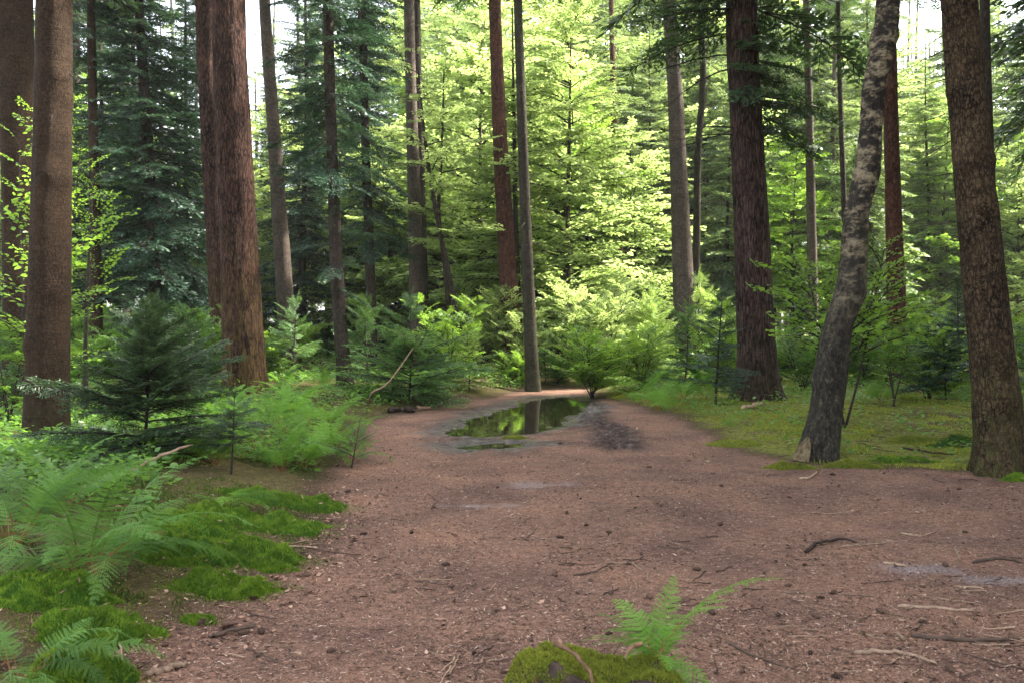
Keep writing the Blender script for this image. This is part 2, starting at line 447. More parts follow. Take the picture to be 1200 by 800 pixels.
M = {}
M['soil'] = ground_mat()
M['water'] = water_mat()
M['bark_red'] = bark_mat('red_brown_plated_bark', (0.007, 0.004, 0.003), (0.040, 0.018, 0.0125), (0.13, 0.066, 0.044), 20, 0.20, 0.070, (0.20, 0.14, 0.04), 3.4, 0.75, crack=0.62)
M['bark_purple'] = bark_mat('purple_brown_plated_bark', (0.009, 0.005, 0.005), (0.050, 0.028, 0.023), (0.125, 0.080, 0.064), 16, 0.16, 0.075, (0.10, 0.085, 0.035), 1.8, 0.5, crack=0.62)
M['bark_brown'] = bark_mat('brown_rippled_bark', (0.008, 0.005, 0.003), (0.038, 0.022, 0.012), (0.098, 0.060, 0.034), 26, 0.5, 0.040, (0.07, 0.07, 0.03), 1.2, 0.4, ripple=0.5, crack=0.3)
M['bark_scaly'] = bark_mat('brown_scaly_bark', (0.008, 0.005, 0.003), (0.052, 0.033, 0.018), (0.14, 0.094, 0.050), 22, 0.42, 0.050, (0.10, 0.11, 0.03), 1.5, 0.55, ripple=0.25, crack=0.58)
M['bark_grey'] = bark_mat('grey_brown_smooth_bark', (0.022, 0.016, 0.012), (0.075, 0.056, 0.043), (0.15, 0.118, 0.090), 12, 0.7, 0.015, (0.09, 0.11, 0.05), 2.5, 0.35, ripple=0.45, crack=0.3)
M['bark_olive'] = bark_mat('olive_grey_bark', (0.010, 0.008, 0.006), (0.036, 0.029, 0.020), (0.080, 0.067, 0.046), 12, 0.6, 0.015, (0.07, 0.09, 0.03), 3.0, 0.4, ripple=0.5, crack=0.3)
M['bark_rust'] = bark_mat('rusty_red_bark', (0.015, 0.006, 0.004), (0.066, 0.027, 0.017), (0.14, 0.066, 0.042), 13, 0.35, 0.03, (0.14, 0.10, 0.05), 1.5, 0.4, crack=0.5)
M['bark_dark'] = bark_mat('dark_brown_bark', (0.008, 0.006, 0.005), (0.036, 0.026, 0.020), (0.075, 0.056, 0.042), 12, 0.5, 0.02, (0.05, 0.06, 0.02), 2.0, 0.4, crack=0.4)
M['birch'] = birch_mat('birch_bark')
M['twig'] = wood_mat('grey_brown_twig', (0.022, 0.016, 0.011), (0.085, 0.065, 0.048))
M['twig_dark'] = wood_mat('dark_twig', (0.014, 0.011, 0.009), (0.045, 0.034, 0.026))
M['stick'] = wood_mat('dry_stick', (0.060, 0.038, 0.026), (0.30, 0.20, 0.135))
M['stick_pale'] = wood_mat('pale_barkless_stick', (0.20, 0.125, 0.08), (0.38, 0.26, 0.17))
M['stick_dark'] = wood_mat('dark_damp_stick', (0.020, 0.013, 0.010), (0.075, 0.050, 0.036))
M['rotten'] = wood_mat('rotten_wood', (0.035, 0.018, 0.010), (0.22, 0.13, 0.07))
M['torn'] = wood_mat('weathered_torn_wood', (0.022, 0.015, 0.008), (0.17, 0.125, 0.065))
M['cone'] = wood_mat('cone_scales', (0.030, 0.017, 0.012), (0.11, 0.065, 0.045))
M['fir'] = leaf_mat('blue_green_fir_needles', (0.014, 0.040, 0.022), (0.048, 0.100, 0.056), (0.05, 0.11, 0.035), 0.25, 0.45, 0.35)
M['spruce'] = leaf_mat('dark_spruce_needles', (0.018, 0.044, 0.016), (0.060, 0.110, 0.040), (0.08, 0.15, 0.03), 0.28, 0.45, 0.35)
M['sage'] = leaf_mat('sage_green_needles', (0.052, 0.094, 0.034), (0.130, 0.195, 0.072), (0.26, 0.35, 0.09), 0.42, 0.5, 0.3)
M['hemlock'] = leaf_mat('soft_green_hemlock_needles', (0.044, 0.096, 0.028), (0.110, 0.210, 0.060), (0.20, 0.36, 0.07), 0.40, 0.5, 0.25)
M['beech'] = leaf_mat('spring_green_beech_leaves', (0.090, 0.160, 0.032), (0.185, 0.265, 0.072), (0.56, 0.70, 0.21), 0.60, 0.45, 0.3)
M['pale_larch'] = leaf_mat('pale_larch_needles', (0.080, 0.165, 0.034), (0.180, 0.290, 0.070), (0.42, 0.58, 0.12), 0.50, 0.5, 0.25)
M['lime'] = leaf_mat('lime_green_leaves', (0.070, 0.150, 0.016), (0.150, 0.270, 0.034), (0.36, 0.58, 0.06), 0.50, 0.4, 0.35)
M['leaf'] = leaf_mat('mid_green_leaves', (0.046, 0.110, 0.018), (0.110, 0.215, 0.038), (0.24, 0.45, 0.05), 0.46, 0.4, 0.4)
M['fern'] = leaf_mat('fern_green', (0.036, 0.090, 0.018), (0.110, 0.205, 0.046), (0.18, 0.38, 0.05), 0.34, 0.6, 0.12, 0.45)
M['fern_bright'] = leaf_mat('bright_fern_green', (0.050, 0.125, 0.014), (0.125, 0.250, 0.034), (0.24, 0.48, 0.05), 0.38, 0.6, 0.12, 0.45)
M['frond_stalk'] = wood_mat('frond_stalk', (0.10, 0.040, 0.016), (0.20, 0.095, 0.035))
M['moss'] = leaf_mat('bright_cushion_moss', (0.022, 0.056, 0.005), (0.190, 0.285, 0.028), (0.22, 0.40, 0.025), 0.28, 0.7, 0.1, 0.15)
M['moss_deep'] = leaf_mat('deep_green_moss', (0.016, 0.040, 0.006), (0.085, 0.130, 0.016), (0.10, 0.18, 0.015), 0.25, 0.7, 0.1, 0.15)
M['moss_gold'] = leaf_mat('golden_green_moss', (0.058, 0.080, 0.010), (0.290, 0.300, 0.042), (0.34, 0.38, 0.04), 0.30, 0.7, 0.1, 0.12)
def litter_mat():
    m, nt, nd, ln = new_mat('litter')
    a = nd('ShaderNodeAttribute'); a.attribute_name = 'tint'
    r = ramp(nd, [(0.0, (0.022, 0.013, 0.010)), (0.35, (0.13, 0.068, 0.043)), (0.7, (0.28, 0.160, 0.108)), (0.93, (0.42, 0.29, 0.20)), (1.0, (0.60, 0.50, 0.42))]); ln(a.outputs['Fac'], r.inputs['Fac'])
    p = nd('ShaderNodeBsdfPrincipled'); p.inputs['Roughness'].default_value = 0.8; p.inputs['Specular IOR Level'].default_value = 0.15; ln(r.outputs[0], p.inputs['Base Color'])
    o = nd('ShaderNodeOutputMaterial'); ln(p.outputs[0], o.inputs['Surface'])
    return m
M['litter'] = litter_mat()

# ------------------------------------------------------------------ ground sheet and puddle
def axis(lo, hi, a, b, fine, growth=1.16):
    v = list(np.arange(a, b, fine)); s = fine
    while v[-1] < hi: s = min(s * growth, 25); v.append(v[-1] + s)
    s = fine
    while v[0] > lo: s = min(s * growth, 25); v.insert(0, v[0] - s)
    return np.array(v)
def build_ground():
    xs = axis(-450, 450, -3.6, 6.4, 0.055)
    ya = np.concatenate([np.arange(2.4, 12, 0.05), np.arange(12, 22, 0.08)])
    s = 0.08; y = list(ya)
    while y[-1] < 700: s = min(s * 1.12, 25); y.append(y[-1] + s)
    s = 0.05
    while y[0] > -60: s = min(s * 1.3, 10); y.insert(0, y[0] - s)
    ys = np.array(y)
    X, Y = np.meshgrid(xs, ys); x, yv = X.ravel(), Y.ravel()
    z = ground(x, yv)
    nx, ny = len(xs), len(ys)
    i = np.arange(ny - 1)[:, None] * nx; j = np.arange(nx - 1)[None, :]
    F = np.stack([i + j, i + j + 1, i + nx + j + 1, i + nx + j], -1).reshape(-1, 4)
    g = Geo(); g.add(np.stack([x, yv, z], 1), F)
    me = g.mesh('ground', M['soil'], True)
    sd = poly_sd(x, yv, PATH) + 0.30 * n2(x, yv, 1.6, 3, 3)
    pathm = sstep(0.25, -0.12, sd)
    mn = n2(x, yv, 0.9, 31, 3)
    right = sstep(1.2, 2.2, x)
    mossm = sstep(0.05, 0.55, sd) * sstep(-0.30, 0.15, mn + 0.22 * right) * (0.25 + 0.65 * right)
    ps = pud_sd(x, yv)
    rut = sstep(0.2, -0.12, poly_sd(x, yv, RUT) + 0.25 * n2(x, yv, 2.5, 21))
    wet = np.clip(sstep(0.80, 0.05, ps + 0.45 * n2(x, yv, 1.9, 41, 4)) + 0.95 * rut, 0, 1) * (pathm > 0.02)
    shine = sstep(0.60, 0.0, ps + 0.35 * n2(x, yv, 2.2, 42)) * sstep(-0.55, 0.25, n2(x, yv, 7.0, 43, 3) + 0.15)
    sand = np.zeros_like(x)
    for cx, cy, rx, ry in ((2.55, 5.35, 0.32, 0.16), (2.95, 5.1, 0.40, 0.14), (-0.35, 7.2, 0.5, 0.10), (0.25, 8.2, 0.5, 0.25)):
        sand = np.maximum(sand, sstep(1.0, 0.1, np.hypot((x - cx) / rx, (yv - cy) / ry) + 0.6 * n2(x, yv, 5.0, 51)) * 0.6)
    for nme, v in (('path', pathm), ('moss', mossm), ('wet', wet), ('shine', shine), ('sand', sand)):
        a = me.attributes.new(nme, 'FLOAT', 'POINT'); a.data.foreach_set('value', v.astype(np.float32))
    tag(link('ground', me), 'forest floor with brown needle path and mossy banks', 'ground', kind='structure')
build_ground()
def build_water():
    g = Geo()
    g.add([(-1.5, 10.1, WATER_Z), (2.1, 10.1, WATER_Z), (2.1, 20.0, WATER_Z), (-1.5, 20.0, WATER_Z)], [[0, 1, 2, 3]])
    tag(g.build('puddle_water', M['water']), 'shallow puddle across the path mirroring the trees', 'puddle', kind='structure')
build_water()
# ------------------------------------------------------------------ foliage templates (unit length along +X, later scaled)
def strips(P, D, L, W, rng, roll=0.5, nrm=None):
    """narrow pointed quads from P along D"""
    n = len(P)
    D = D / (np.linalg.norm(D, axis=1, keepdims=True) + 1e-9)
    up = np.tile([0, 0, 1.0], (n, 1)) if nrm is None else nrm
    up = up + rng.normal(0, roll, (n, 3))
    A = np.cross(D, up); A /= np.linalg.norm(A, axis=1, keepdims=True) + 1e-9
    L = np.broadcast_to(L, (n,))[:, None]; W = np.broadcast_to(W, (n,))[:, None]
    V = np.stack([P, P + D * L * 0.45 + A * W * 0.5, P + D * L, P + D * L * 0.45 - A * W * 0.5], 1).reshape(-1, 3)
    return V, np.arange(4 * n).reshape(-1, 4)

def conifer_spray(seed, n_side=18, el=0.085, ew=0.016, gap=0.034, droop=0.16, wide=0.42):
    rng = np.random.default_rng(seed); g = Geo()
    xs = np.linspace(0, 1, 8)
    spine = np.stack([xs, 0.05 * np.sin(xs * 4 + seed), -droop * xs ** 2], 1)
    V, F = tube(spine, np.linspace(0.011, 0.002, 8), 4); g.add(V, F, 0.5, 1)
    for i in range(n_side):
        t = 0.10 + 0.88 * (i + 0.5 * rng.random()) / n_side
        b = np.array([np.interp(t, xs, spine[:, k]) for k in range(3)])
        for sgn in (-1, 1):
            if rng.random() < 0.10: continue
            l = wide * (1 - t * 0.82) * rng.uniform(0.6, 1.1) * (0.55 + 0.45 * min(1, t * 4))
            a = R(rng.uniform(42, 68)) * sgn
            d = np.array([math.cos(a), math.sin(a), rng.normal(-0.10, 0.10)]); d /= np.linalg.norm(d)
            m = max(2, int(l / gap))
            u = np.linspace(0.1, 1, m)
            P = b + d * (u * l)[:, None]; P[:, 2] -= 0.22 * (u * l) ** 2 / wide
            V, F = tube(np.array([b, P[-1]]), [0.0045, 0.0015], 3); g.add(V, F, 0.5, 1)
            for s2 in (-1, 1):
                aa = a + s2 * R(1) * rng.uniform(35, 60, m)
                D = np.stack([np.cos(aa), np.sin(aa), rng.normal(-0.12, 0.22, m)], 1)
                ll = el * (1.15 - 0.6 * u) * rng.uniform(0.7, 1.2, m)
                V, F = strips(P, D, ll, ew, rng, 0.45)
                g.add(V, F, np.clip(0.25 + 0.45 * u + rng.normal(0, 0.16, m), 0, 1), 0)
    V, F = strips(spine[5:], np.tile([1, 0, -0.2], (3, 1)), el, ew, rng); g.add(V, F, 0.8, 0)
    return g.arrays()

def leaf_quads(P, D, L, W, rng, tilt=0.35, fold=0.12):
    """two quads per leaf, folded a little along the midrib"""
    n = len(P)
    D = D / (np.linalg.norm(D, axis=1, keepdims=True) + 1e-9)
    up = np.tile([0, 0, 1.0], (n, 1)) + rng.normal(0, tilt, (n, 3))
    A = np.cross(D, up); A /= np.linalg.norm(A, axis=1, keepdims=True) + 1e-9
    N = np.cross(A, D)
    L = np.broadcast_to(L, (n,))[:, None]; W = np.broadcast_to(W, (n,))[:, None]
    tip = P + D * L - N * L * 0.10
    c = [P]
    for s in (-1, 1):
        c.append(P + D * L * 0.30 + s * A * W * 0.5 + N * W * fold)
        c.append(P + D * L * 0.68 + s * A * W * 0.40 + N * W * fold * 0.6)
    V = np.stack([c[0], c[1], c[2], tip, c[3], c[4]], 1).reshape(-1, 3)
    b = np.arange(n)[:, None] * 6
    F = np.concatenate([b + np.array([[0, 1, 2, 3]]), b + np.array([[0, 3, 5, 4]])], 0)
    return V, F

def leafy_spray(seed, n_side=12, leaf=0.055, lw=0.6, gap=0.038, wide=0.45, tilt=0.3, rise=0.06):
    rng = np.random.default_rng(seed); g = Geo()
    xs = np.linspace(0, 1, 8)
    spine = np.stack([xs, 0.06 * np.sin(xs * 5 + seed * 1.7), rise * np.sin(xs * 3.0) - 0.07 * xs ** 2], 1)
    V, F = tube(spine, np.linspace(0.010, 0.0016, 8), 4); g.add(V, F, 0.5, 1)
    def run(b, d, l):
        m = max(2, int(l / gap)); u = (np.arange(m) + 0.7) / m
        P = b + d * (u * l)[:, None]; P[:, 2] -= 0.12 * (u * l) ** 2 + 0.0
        P += rng.normal(0, 0.006, P.shape)
        a0 = math.atan2(d[1], d[0])
        sg = np.where(np.arange(m) % 2 == 0, 1, -1) * R(1) * rng.uniform(30, 70, m)
        D = np.stack([np.cos(a0 + sg), np.sin(a0 + sg), rng.normal(-0.15, 0.2, m)], 1)
        ll = leaf * rng.uniform(0.65, 1.2, m)
        V, F = leaf_quads(P, D, ll, ll * lw, rng, tilt)
        tt = np.clip(0.5 + rng.normal(0, 0.22, m), 0, 1)
        g.add(V, F, np.concatenate([tt, tt]), 0)
    for i in range(n_side):
        t = 0.14 + 0.84 * (i + 0.5 * rng.random()) / n_side
        b = np.array([np.interp(t, xs, spine[:, k]) for k in range(3)])
        sgn = 1 if i % 2 else -1
        for s in ((sgn,) if rng.random() < 0.35 else (-1, 1)):
            l = wide * (1 - t * 0.75) * rng.uniform(0.55, 1.1)
            a = R(rng.uniform(35, 60)) * s
            d = np.array([math.cos(a), math.sin(a), rng.normal(0.0, 0.10)])
            V, F = tube(np.array([b, b + d * l]), [0.004, 0.0012], 3); g.add(V, F, 0.5, 1)
            run(b, d, l)
    run(spine[3], np.array([1.0, 0, -0.05]), 0.62)
    return g.arrays()

SPR = [conifer_spray(s, 18, 0.095, 0.026, 0.034) for s in range(1, 5)]
SPR_THIN = [conifer_spray(s, 16, 0.10, 0.021, 0.040, 0.10, 0.40) for s in range(11, 14)]
SPR_FINE = [conifer_spray(s, 24, 0.066, 0.012, 0.019, 0.08, 0.46) for s in range(21, 24)]
SPR_COARSE = [conifer_spray(s, 10, 0.17, 0.055, 0.070, 0.16, 0.50) for s in range(31, 34)]
SPR_MIDC = [conifer_spray(s, 13, 0.125, 0.036, 0.050, 0.14, 0.46) for s in range(35, 38)]
LEAFY = [leafy_spray(s, 13, 0.066, 0.70, 0.036, tilt=0.22) for s in range(41, 45)]
LEAFY_COARSE = [leafy_spray(s, 8, 0.11, 0.7, 0.085, 0.5) for s in range(51, 54)]
LEAFY_SPARSE = [leafy_spray(s, 7, 0.085, 0.62, 0.075, 0.34, 0.4, 0.1) for s in range(61, 64)]

def orient(az, pitch, roll, sc):
    return rot('z', az) @ rot('y', -pitch) @ rot('x', roll) * sc

def axis_at(line, z):
    """x, y of a trunk's centre line at height z"""
    return np.array([np.interp(z, line[:, 2], line[:, 0]), np.interp(z, line[:, 2], line[:, 1]), z])

def conifer_crown(g, seed, line, h0, h1, rmax, nb, sprays, low=0.8, pitch=(0.5, -0.35), r0=0.0, gaps=0.0, az0=None, azw=None, wild=0.0):
    rng = np.random.default_rng(seed)
    for i in range(nb):
        u = ((i + rng.random()) / nb) ** 0.92
        z = h0 + (h1 - h0) * u
        prof = (low + (1 - low) * min(1, u * 3)) * (1 - u) ** 0.72 + 0.06
        l = rmax * prof * rng.uniform(0.65 - 0.5 * wild, 1.12 + 0.3 * wild)
        az = i * 2.39996 + rng.normal(0, 0.35)
        if az0 is not None: az = az0 + rng.uniform(-azw, azw)
        if gaps and vnoise(np.array([[math.cos(az) * 1.3, math.sin(az) * 1.3, z * 0.55]]), seed)[0] < gaps - 0.5: continue
        p = pitch[1] + (pitch[0] - pitch[1]) * u + rng.normal(0, 0.10)
        b = axis_at(line, z) + np.array([math.cos(az), math.sin(az), 0]) * r0
        g.place(sprays[rng.integers(len(sprays))], orient(az, p, rng.normal(0, 0.22), l), b, rng.normal(0, 0.12))

def layered_crown(g, seed, line, h0, h1, rmax, nb, sprays, top=0.35, pitch=0.12, az0=None, azw=None):
    rng = np.random.default_rng(seed)
    for i in range(nb):
        u = (i + rng.random()) / nb
        z = h0 + (h1 - h0) * u
        if h1 > 5: z = min(round(z / 0.62) * 0.62 + rng.normal(0, 0.07), h1)      # flat storeys of leaves
        l = rmax * (1 - (1 - top) * u ** 2.6) * rng.uniform(0.40, 1.12)
        az = i * 2.39996 + rng.normal(0, 0.5)
        if az0 is not None: az = az0 + rng.uniform(-azw, azw)
        dz = rng.normal(0, 0.06)
        g.place(sprays[rng.integers(len(sprays))], orient(az, pitch + (0.22 if h1 > 5 else 0.35) * u + dz, rng.normal(0, 0.12), l), axis_at(line, z), rng.normal(0, 0.12))
        if l > 1.6:        # a second fork further out keeps the layers wide
            b = axis_at(line, z) + np.array([math.cos(az), math.sin(az), 0.12]) * l * 0.45
            g.place(sprays[rng.integers(len(sprays))], orient(az + rng.choice([-1, 1]) * rng.uniform(0.4, 0.8), 0.02 + dz, rng.normal(0, 0.2), l * 0.6), b, rng.normal(0, 0.12))

def trunk_geo(line, seed, segs=20, step=0.25, amp=0.02, vert=7.0, along=1.1, flare=0.35, lobes=5, flare_h=0.35, knobs=0):
    """line rows: x, y, z, radius (bottom up), relative to the tree's base"""
    rng = np.random.default_rng(seed)
    H = line[-1, 2] - line[0, 2]
    zs = [line[0, 2]]; s = step
    while zs[-1] < line[-1, 2]:
        if zs[-1] > 12: s = min(s * 1.25, 1.5)
        zs.append(zs[-1] + s)
    zs = np.array(zs); zs[-1] = line[-1, 2]
    c = np.stack([np.interp(zs, line[:, 2], line[:, k]) for k in (0, 1)], 1); r = np.interp(zs, line[:, 2], line[:, 3])
    th = np.linspace(0, 2 * math.pi, segs, endpoint=False)
    TH, Z = np.meshgrid(th, zs); RR = np.repeat(r[:, None], segs, 1)
    ph = rng.uniform(0, 6.28)
    fl = flare * np.exp(-np.clip(Z, 0, None) / flare_h) * (0.55 + 0.45 * np.cos(lobes * TH + ph + 0.8 * np.sin(TH + ph)))
    q = np.stack([np.cos(TH).ravel() * vert * 0.5, np.sin(TH).ravel() * vert * 0.5, Z.ravel() * along], 1)
    nz = fbm(q, seed, 3).reshape(TH.shape)
    nb = fbm(np.stack([np.cos(TH).ravel(), np.sin(TH).ravel(), Z.ravel() * 0.45], 1), seed + 5, 2).reshape(TH.shape)
    RR = RR * (1 + fl) + amp * nz + RR * 0.07 * nb
    for k in range(knobs):
        kz, kt = rng.uniform(0.6, min(7, H)), rng.uniform(0, 6.28)
        dd = ((Z - kz) / 0.10) ** 2 + (np.angle(np.exp(1j * (TH - kt))) * r.mean() / 0.08) ** 2
        RR = RR + 0.035 * np.exp(-dd)
    V = np.stack([c[:, :1] + RR * np.cos(TH), c[:, 1:] + RR * np.sin(TH), Z], -1).reshape(-1, 3)
    n = segs; i = np.arange(len(zs) - 1)[:, None] * n; j = np.arange(n)[None, :]; j2 = (j + 1) % n
    F = np.stack([i + j, i + j2, i + n + j2, i + n + j], -1).reshape(-1, 4)
    g = Geo(); g.add(V, F, 0.5, 0)
    return g

def dead_branch(seed, L, rad, droop=0.25, forks=3):
    rng = np.random.default_rng(seed); g = Geo()
    k = 9; t = np.linspace(0, 1, k)
    P = np.stack([t * L, 0.05 * L * np.cumsum(rng.normal(0, 0.35, k)), -droop * L * t ** 1.6 + 0.02 * L * np.cumsum(rng.normal(0, 0.4, k))], 1); P[0] = 0
    V, F = tube(P, rad * (1 - 0.85 * t), 5); g.add(V, F)
    for f in range(forks):
        i = rng.integers(2, k - 1); d = np.array([rng.uniform(0.3, 1), rng.choice([-1, 1]) * rng.uniform(0.4, 1), rng.normal(-0.2, 0.4)]); d /= np.linalg.norm(d)
        l = L * rng.uniform(0.12, 0.32); m = np.linspace(0, 1, 4)[:, None]
        Q = P[i] + d * l * m + np.array([0, 0, -0.12 * l]) * m ** 2
        V, F = tube(Q, rad * 0.4 * (1 - 0.8 * m[:, 0]), 4); g.add(V, F)
    return g

DEAD = [dead_branch(70 + i, 1.0, 0.010, 0.15 + 0.06 * (i % 4), 2 + i % 3).mesh('dead_branch', M['twig']) for i in range(6)]
DEAD_DARK = [dead_branch(80 + i, 1.0, 0.010, 0.10 + 0.06 * (i % 4), 2 + i % 3).mesh('dead_branch', M['twig_dark']) for i in range(5)]

# ------------------------------------------------------------------ main trees, trunk lines traced as (photo x, photo y, width) at the tree's real distance
def tree(name, label, px, Y, bark, H, crown=None, amp=0.02, segs=20, step=0.2, flare=0.35, flare_h=0.35, lobes=5, vert=7, along=1.1, knobs=0,
         dead=(0, 1.0, None), dead_z=(1.2, 9), group=None, leafmat='spruce', seed=1, cat='tree', bottom_extra=0.15):
    rows = []
    for (x, y, w) in px:
        p = at(x, y, Y); rows.append([p[0], p[1], p[2], w * Y / FPX / 2])
    rows = np.array(rows)[::-1]                      # bottom up
    base_z = g1(rows[0, 0], Y)
    if rows[0, 2] > base_z + 0.05:                   # trace ends above the ground: carry on down
        s = (rows[1] - rows[0]) / (rows[1, 2] - rows[0, 2])
        b = rows[0] + s * (base_z - rows[0, 2]); b[3] = rows[0, 3] * 1.05
        rows = np.vstack([b, rows])
    top = rows[-1]; s = (rows[-1] - rows[-2]) / max(rows[-1, 2] - rows[-2, 2], 0.1)
    end = top.copy(); dz = base_z + H - top[2]
    end[:2] = top[:2] + s[:2] * dz * 0.6; end[2] = base_z + H; end[3] = 0.02
    midp = (top + end) / 2; midp[3] = top[3] * 0.62; midp[:2] = top[:2] + s[:2] * dz * 0.35
    rows = np.vstack([rows, midp, end])
    line = smooth_line(rows, 40)
    line = line[np.argsort(line[:, 2])]
    line[:, 3] = np.maximum(line[:, 3], 0.015)
    base = np.array([line[0, 0], line[0, 1], base_z])
    line[:, :3] -= base
    low = line[0].copy(); low[2] = -bottom_extra
    line = np.vstack([low, line[line[:, 2] > -bottom_extra + 0.02]])
    root = thing(name, label, cat, base, 0, group)
    trunk_geo(line, seed, segs, step, amp, vert, along, flare, lobes, flare_h, knobs).build('trunk', M[bark], root, True)
    rng = np.random.default_rng(seed + 900)
    n, L, side = dead
    for i in range(n):
        z = rng.uniform(*dead_z); az = rng.uniform(0, 6.28) if side is None else side + rng.normal(0, 0.5)
        l = L * rng.uniform(0.25, 1.1)
        p = axis_at(line, z); r = np.interp(z, line[:, 2], line[:, 3])
        o = link('branch', (DEAD_DARK if bark in ('bark_dark', 'bark_purple') else DEAD)[rng.integers(5)], root, p + np.array([math.cos(az), math.sin(az), 0]) * r * 0.8, az)
        o.scale = (l, l, max(l, 0.9))
    if crown:
        g = Geo(); crown(g, line, seed)
        g.build('crown', [M[leafmat], M['twig_dark']], root)
    return root, line, base

def con(h0, h1, rmax, nb, sprays=None, **k):
    return lambda g, line, seed: conifer_crown(g, seed, line, h0, h1, rmax, nb, sprays or SPR, **k)
def lay(h0, h1, rmax, nb, sprays=None, **k):
    return lambda g, line, seed: layered_crown(g, seed, line, h0, h1, rmax, nb, sprays or LEAFY, **k)
def both(*fs):
    def f(g, line, seed):
        for i, h in enumerate(fs): h(g, line, seed + i * 13)
    return f

tree('conifer_tree', 'smooth brown trunk standing behind the leftmost ferns, bright leaves against it, at the left edge', [(18, 0, 38), (20, 150, 36), (22, 320, 34), (22, 478, 33)], 13.8, 'bark_brown', 24,
     con(7.5, 23, 2.6, 70), amp=0.012, segs=28, step=0.12, dead=(7, 0.9, None), dead_z=(2, 6.5), seed=3, knobs=4)
tree('conifer_tree', 'grey-brown rippled trunk with a broken branch knot rising behind the big left fern', [(63, 0, 38), (62, 110, 40), (60, 250, 42), (57, 400, 45), (54, 535, 49)], 9.6, 'bark_brown', 22,
     con(6.5, 21, 2.4, 70), amp=0.010, segs=40, step=0.06, flare=0.15, dead=(11, 0.35, None), dead_z=(1.2, 5.2), seed=4, knobs=9)
tree('fir_tree', 'dark blue-green fir with drooping boughs between the brown left trunk and huge red trunk', [(163, 0, 10), (172, 150, 12), (180, 300, 14), (186, 410, 16)], 21, 'bark_dark', 17,
     both(con(1.4, 16.5, 2.1, 230, low=0.9, gaps=0.12), con(3, 13, 2.2, 70, low=1)), dead=(8, 0.9, None), dead_z=(0.6, 6), leafmat='fir', seed=5)
tree('conifer_tree', 'huge red-brown trunk with thick plated bark and yellowish lichen low down', [(268, 0, 38), (272, 130, 40), (280, 280, 43), (285, 390, 47), (288, 466, 51)], 16.5, 'bark_red', 32,
     con(9.5, 31, 3.4, 80), amp=0.022, segs=72, step=0.06, vert=24, along=2.2, flare=0.22, flare_h=0.35, lobes=5, dead=(4, 0.6, None), dead_z=(3, 8), seed=6)
tree('conifer_tree', 'dark red trunk half hidden directly behind the huge plated red trunk', [(243, 0, 26), (248, 120, 27), (256, 260, 29), (264, 410, 31)], 19.5, 'bark_red', 29,
     con(11, 28, 2.8, 60), amp=0.02, segs=40, step=0.12, vert=18, along=2, dead=(2, 0.5, None), seed=7)
tree('conifer_tree', 'straight pinkish-brown trunk just right of the huge red trunk, white sky beside it', [(310, 0, 13), (319, 130, 15), (328, 260, 18), (337, 390, 21)], 24, 'bark_grey', 28,
     con(11, 27, 2.6, 60), amp=0.012, segs=20, dead=(16, 0.8, None), dead_z=(3, 10.5), seed=8)
tree('fir_tree', 'slim dark fir trunk with shaggy dark boughs, its foot beside the soft hemlock bush', [(384, 0, 11), (387, 120, 12), (393, 280, 14), (400, 400, 16), (406, 462, 19)], 18.0, 'bark_dark', 19,
     both(con(4.3, 18.5, 1.6, 170, gaps=0.15), con(2.0, 4.4, 1.5, 12, SPR_THIN)), dead=(14, 0.9, None), dead_z=(1.5, 6), leafmat='fir', seed=9)
tree('fir_tree', 'narrow dark fir behind the slim dark fir, trunk showing through ragged boughs', [(424, 0, 9), (428, 150, 10), (433, 300, 11)], 24, 'bark_dark', 20,
     con(3.4, 19, 1.8, 180, gaps=0.2), dead=(8, 1.0, None), dead_z=(2, 8), leafmat='fir', seed=10)
tree('conifer_tree', 'pale grey-pink trunk with short white snags, front one of a close pair', [(479, 0, 12), (482, 120, 13), (486, 250, 15), (488, 350, 17)], 26, 'bark_grey', 27,
     con(12, 26, 2.6, 60), amp=0.008, dead=(20, 0.9, None), dead_z=(2.5, 11), seed=11)
tree('conifer_tree', 'olive-grey trunk close behind the pale grey-pink trunk, the rear one of the pair', [(488, 0, 9), (490, 120, 10), (494, 250, 11), (496, 350, 12)], 27.5, 'bark_olive', 26,
     con(12.5, 25, 2.4, 50), amp=0.008, dead=(12, 0.9, None), dead_z=(2.5, 11), seed=12)
tree('conifer_tree', 'straight rusty red trunk right of centre-left, a dark trunk touching its foot', [(580, 0, 14), (584, 110, 16), (590, 230, 19), (597, 350, 22), (602, 432, 25)], 24.5, 'bark_rust', 29,
     con(11.5, 28, 2.6, 60), amp=0.012, segs=24, dead=(9, 0.9, None), dead_z=(3, 10), seed=13)
tree('young_tree', 'thin black stem tucked close behind the foot of the rusty red trunk', [(604, 250, 6), (606, 330, 8), (609, 430, 11)], 26, 'bark_dark', 11,
     lay(5.2, 10.5, 2.2, 26), leafmat='beech', seed=14, amp=0.006, segs=10)
tree('conifer_tree', 'slender grey-brown trunk whose foot stands right at the far end of the puddle', [(607, 0, 10), (611, 120, 11), (616, 260, 13), (621, 380, 15), (625, 456, 18)], 20.5, 'bark_olive', 24,
     con(9.8, 23, 2.2, 55), amp=0.008, segs=20, dead=(12, 1.0, None), dead_z=(2.5, 9), seed=15, flare=0.25)
tree('conifer_tree', 'distant reddish trunk rising above the yellow-green beech sprays', [(719, 120, 7), (723, 230, 8), (728, 350, 10)], 36, 'bark_rust', 22,
     con(9, 21, 2.4, 60, SPR_THIN), leafmat='sage', seed=16, amp=0.008, segs=12, dead=(8, 1.0, None), dead_z=(3, 9))
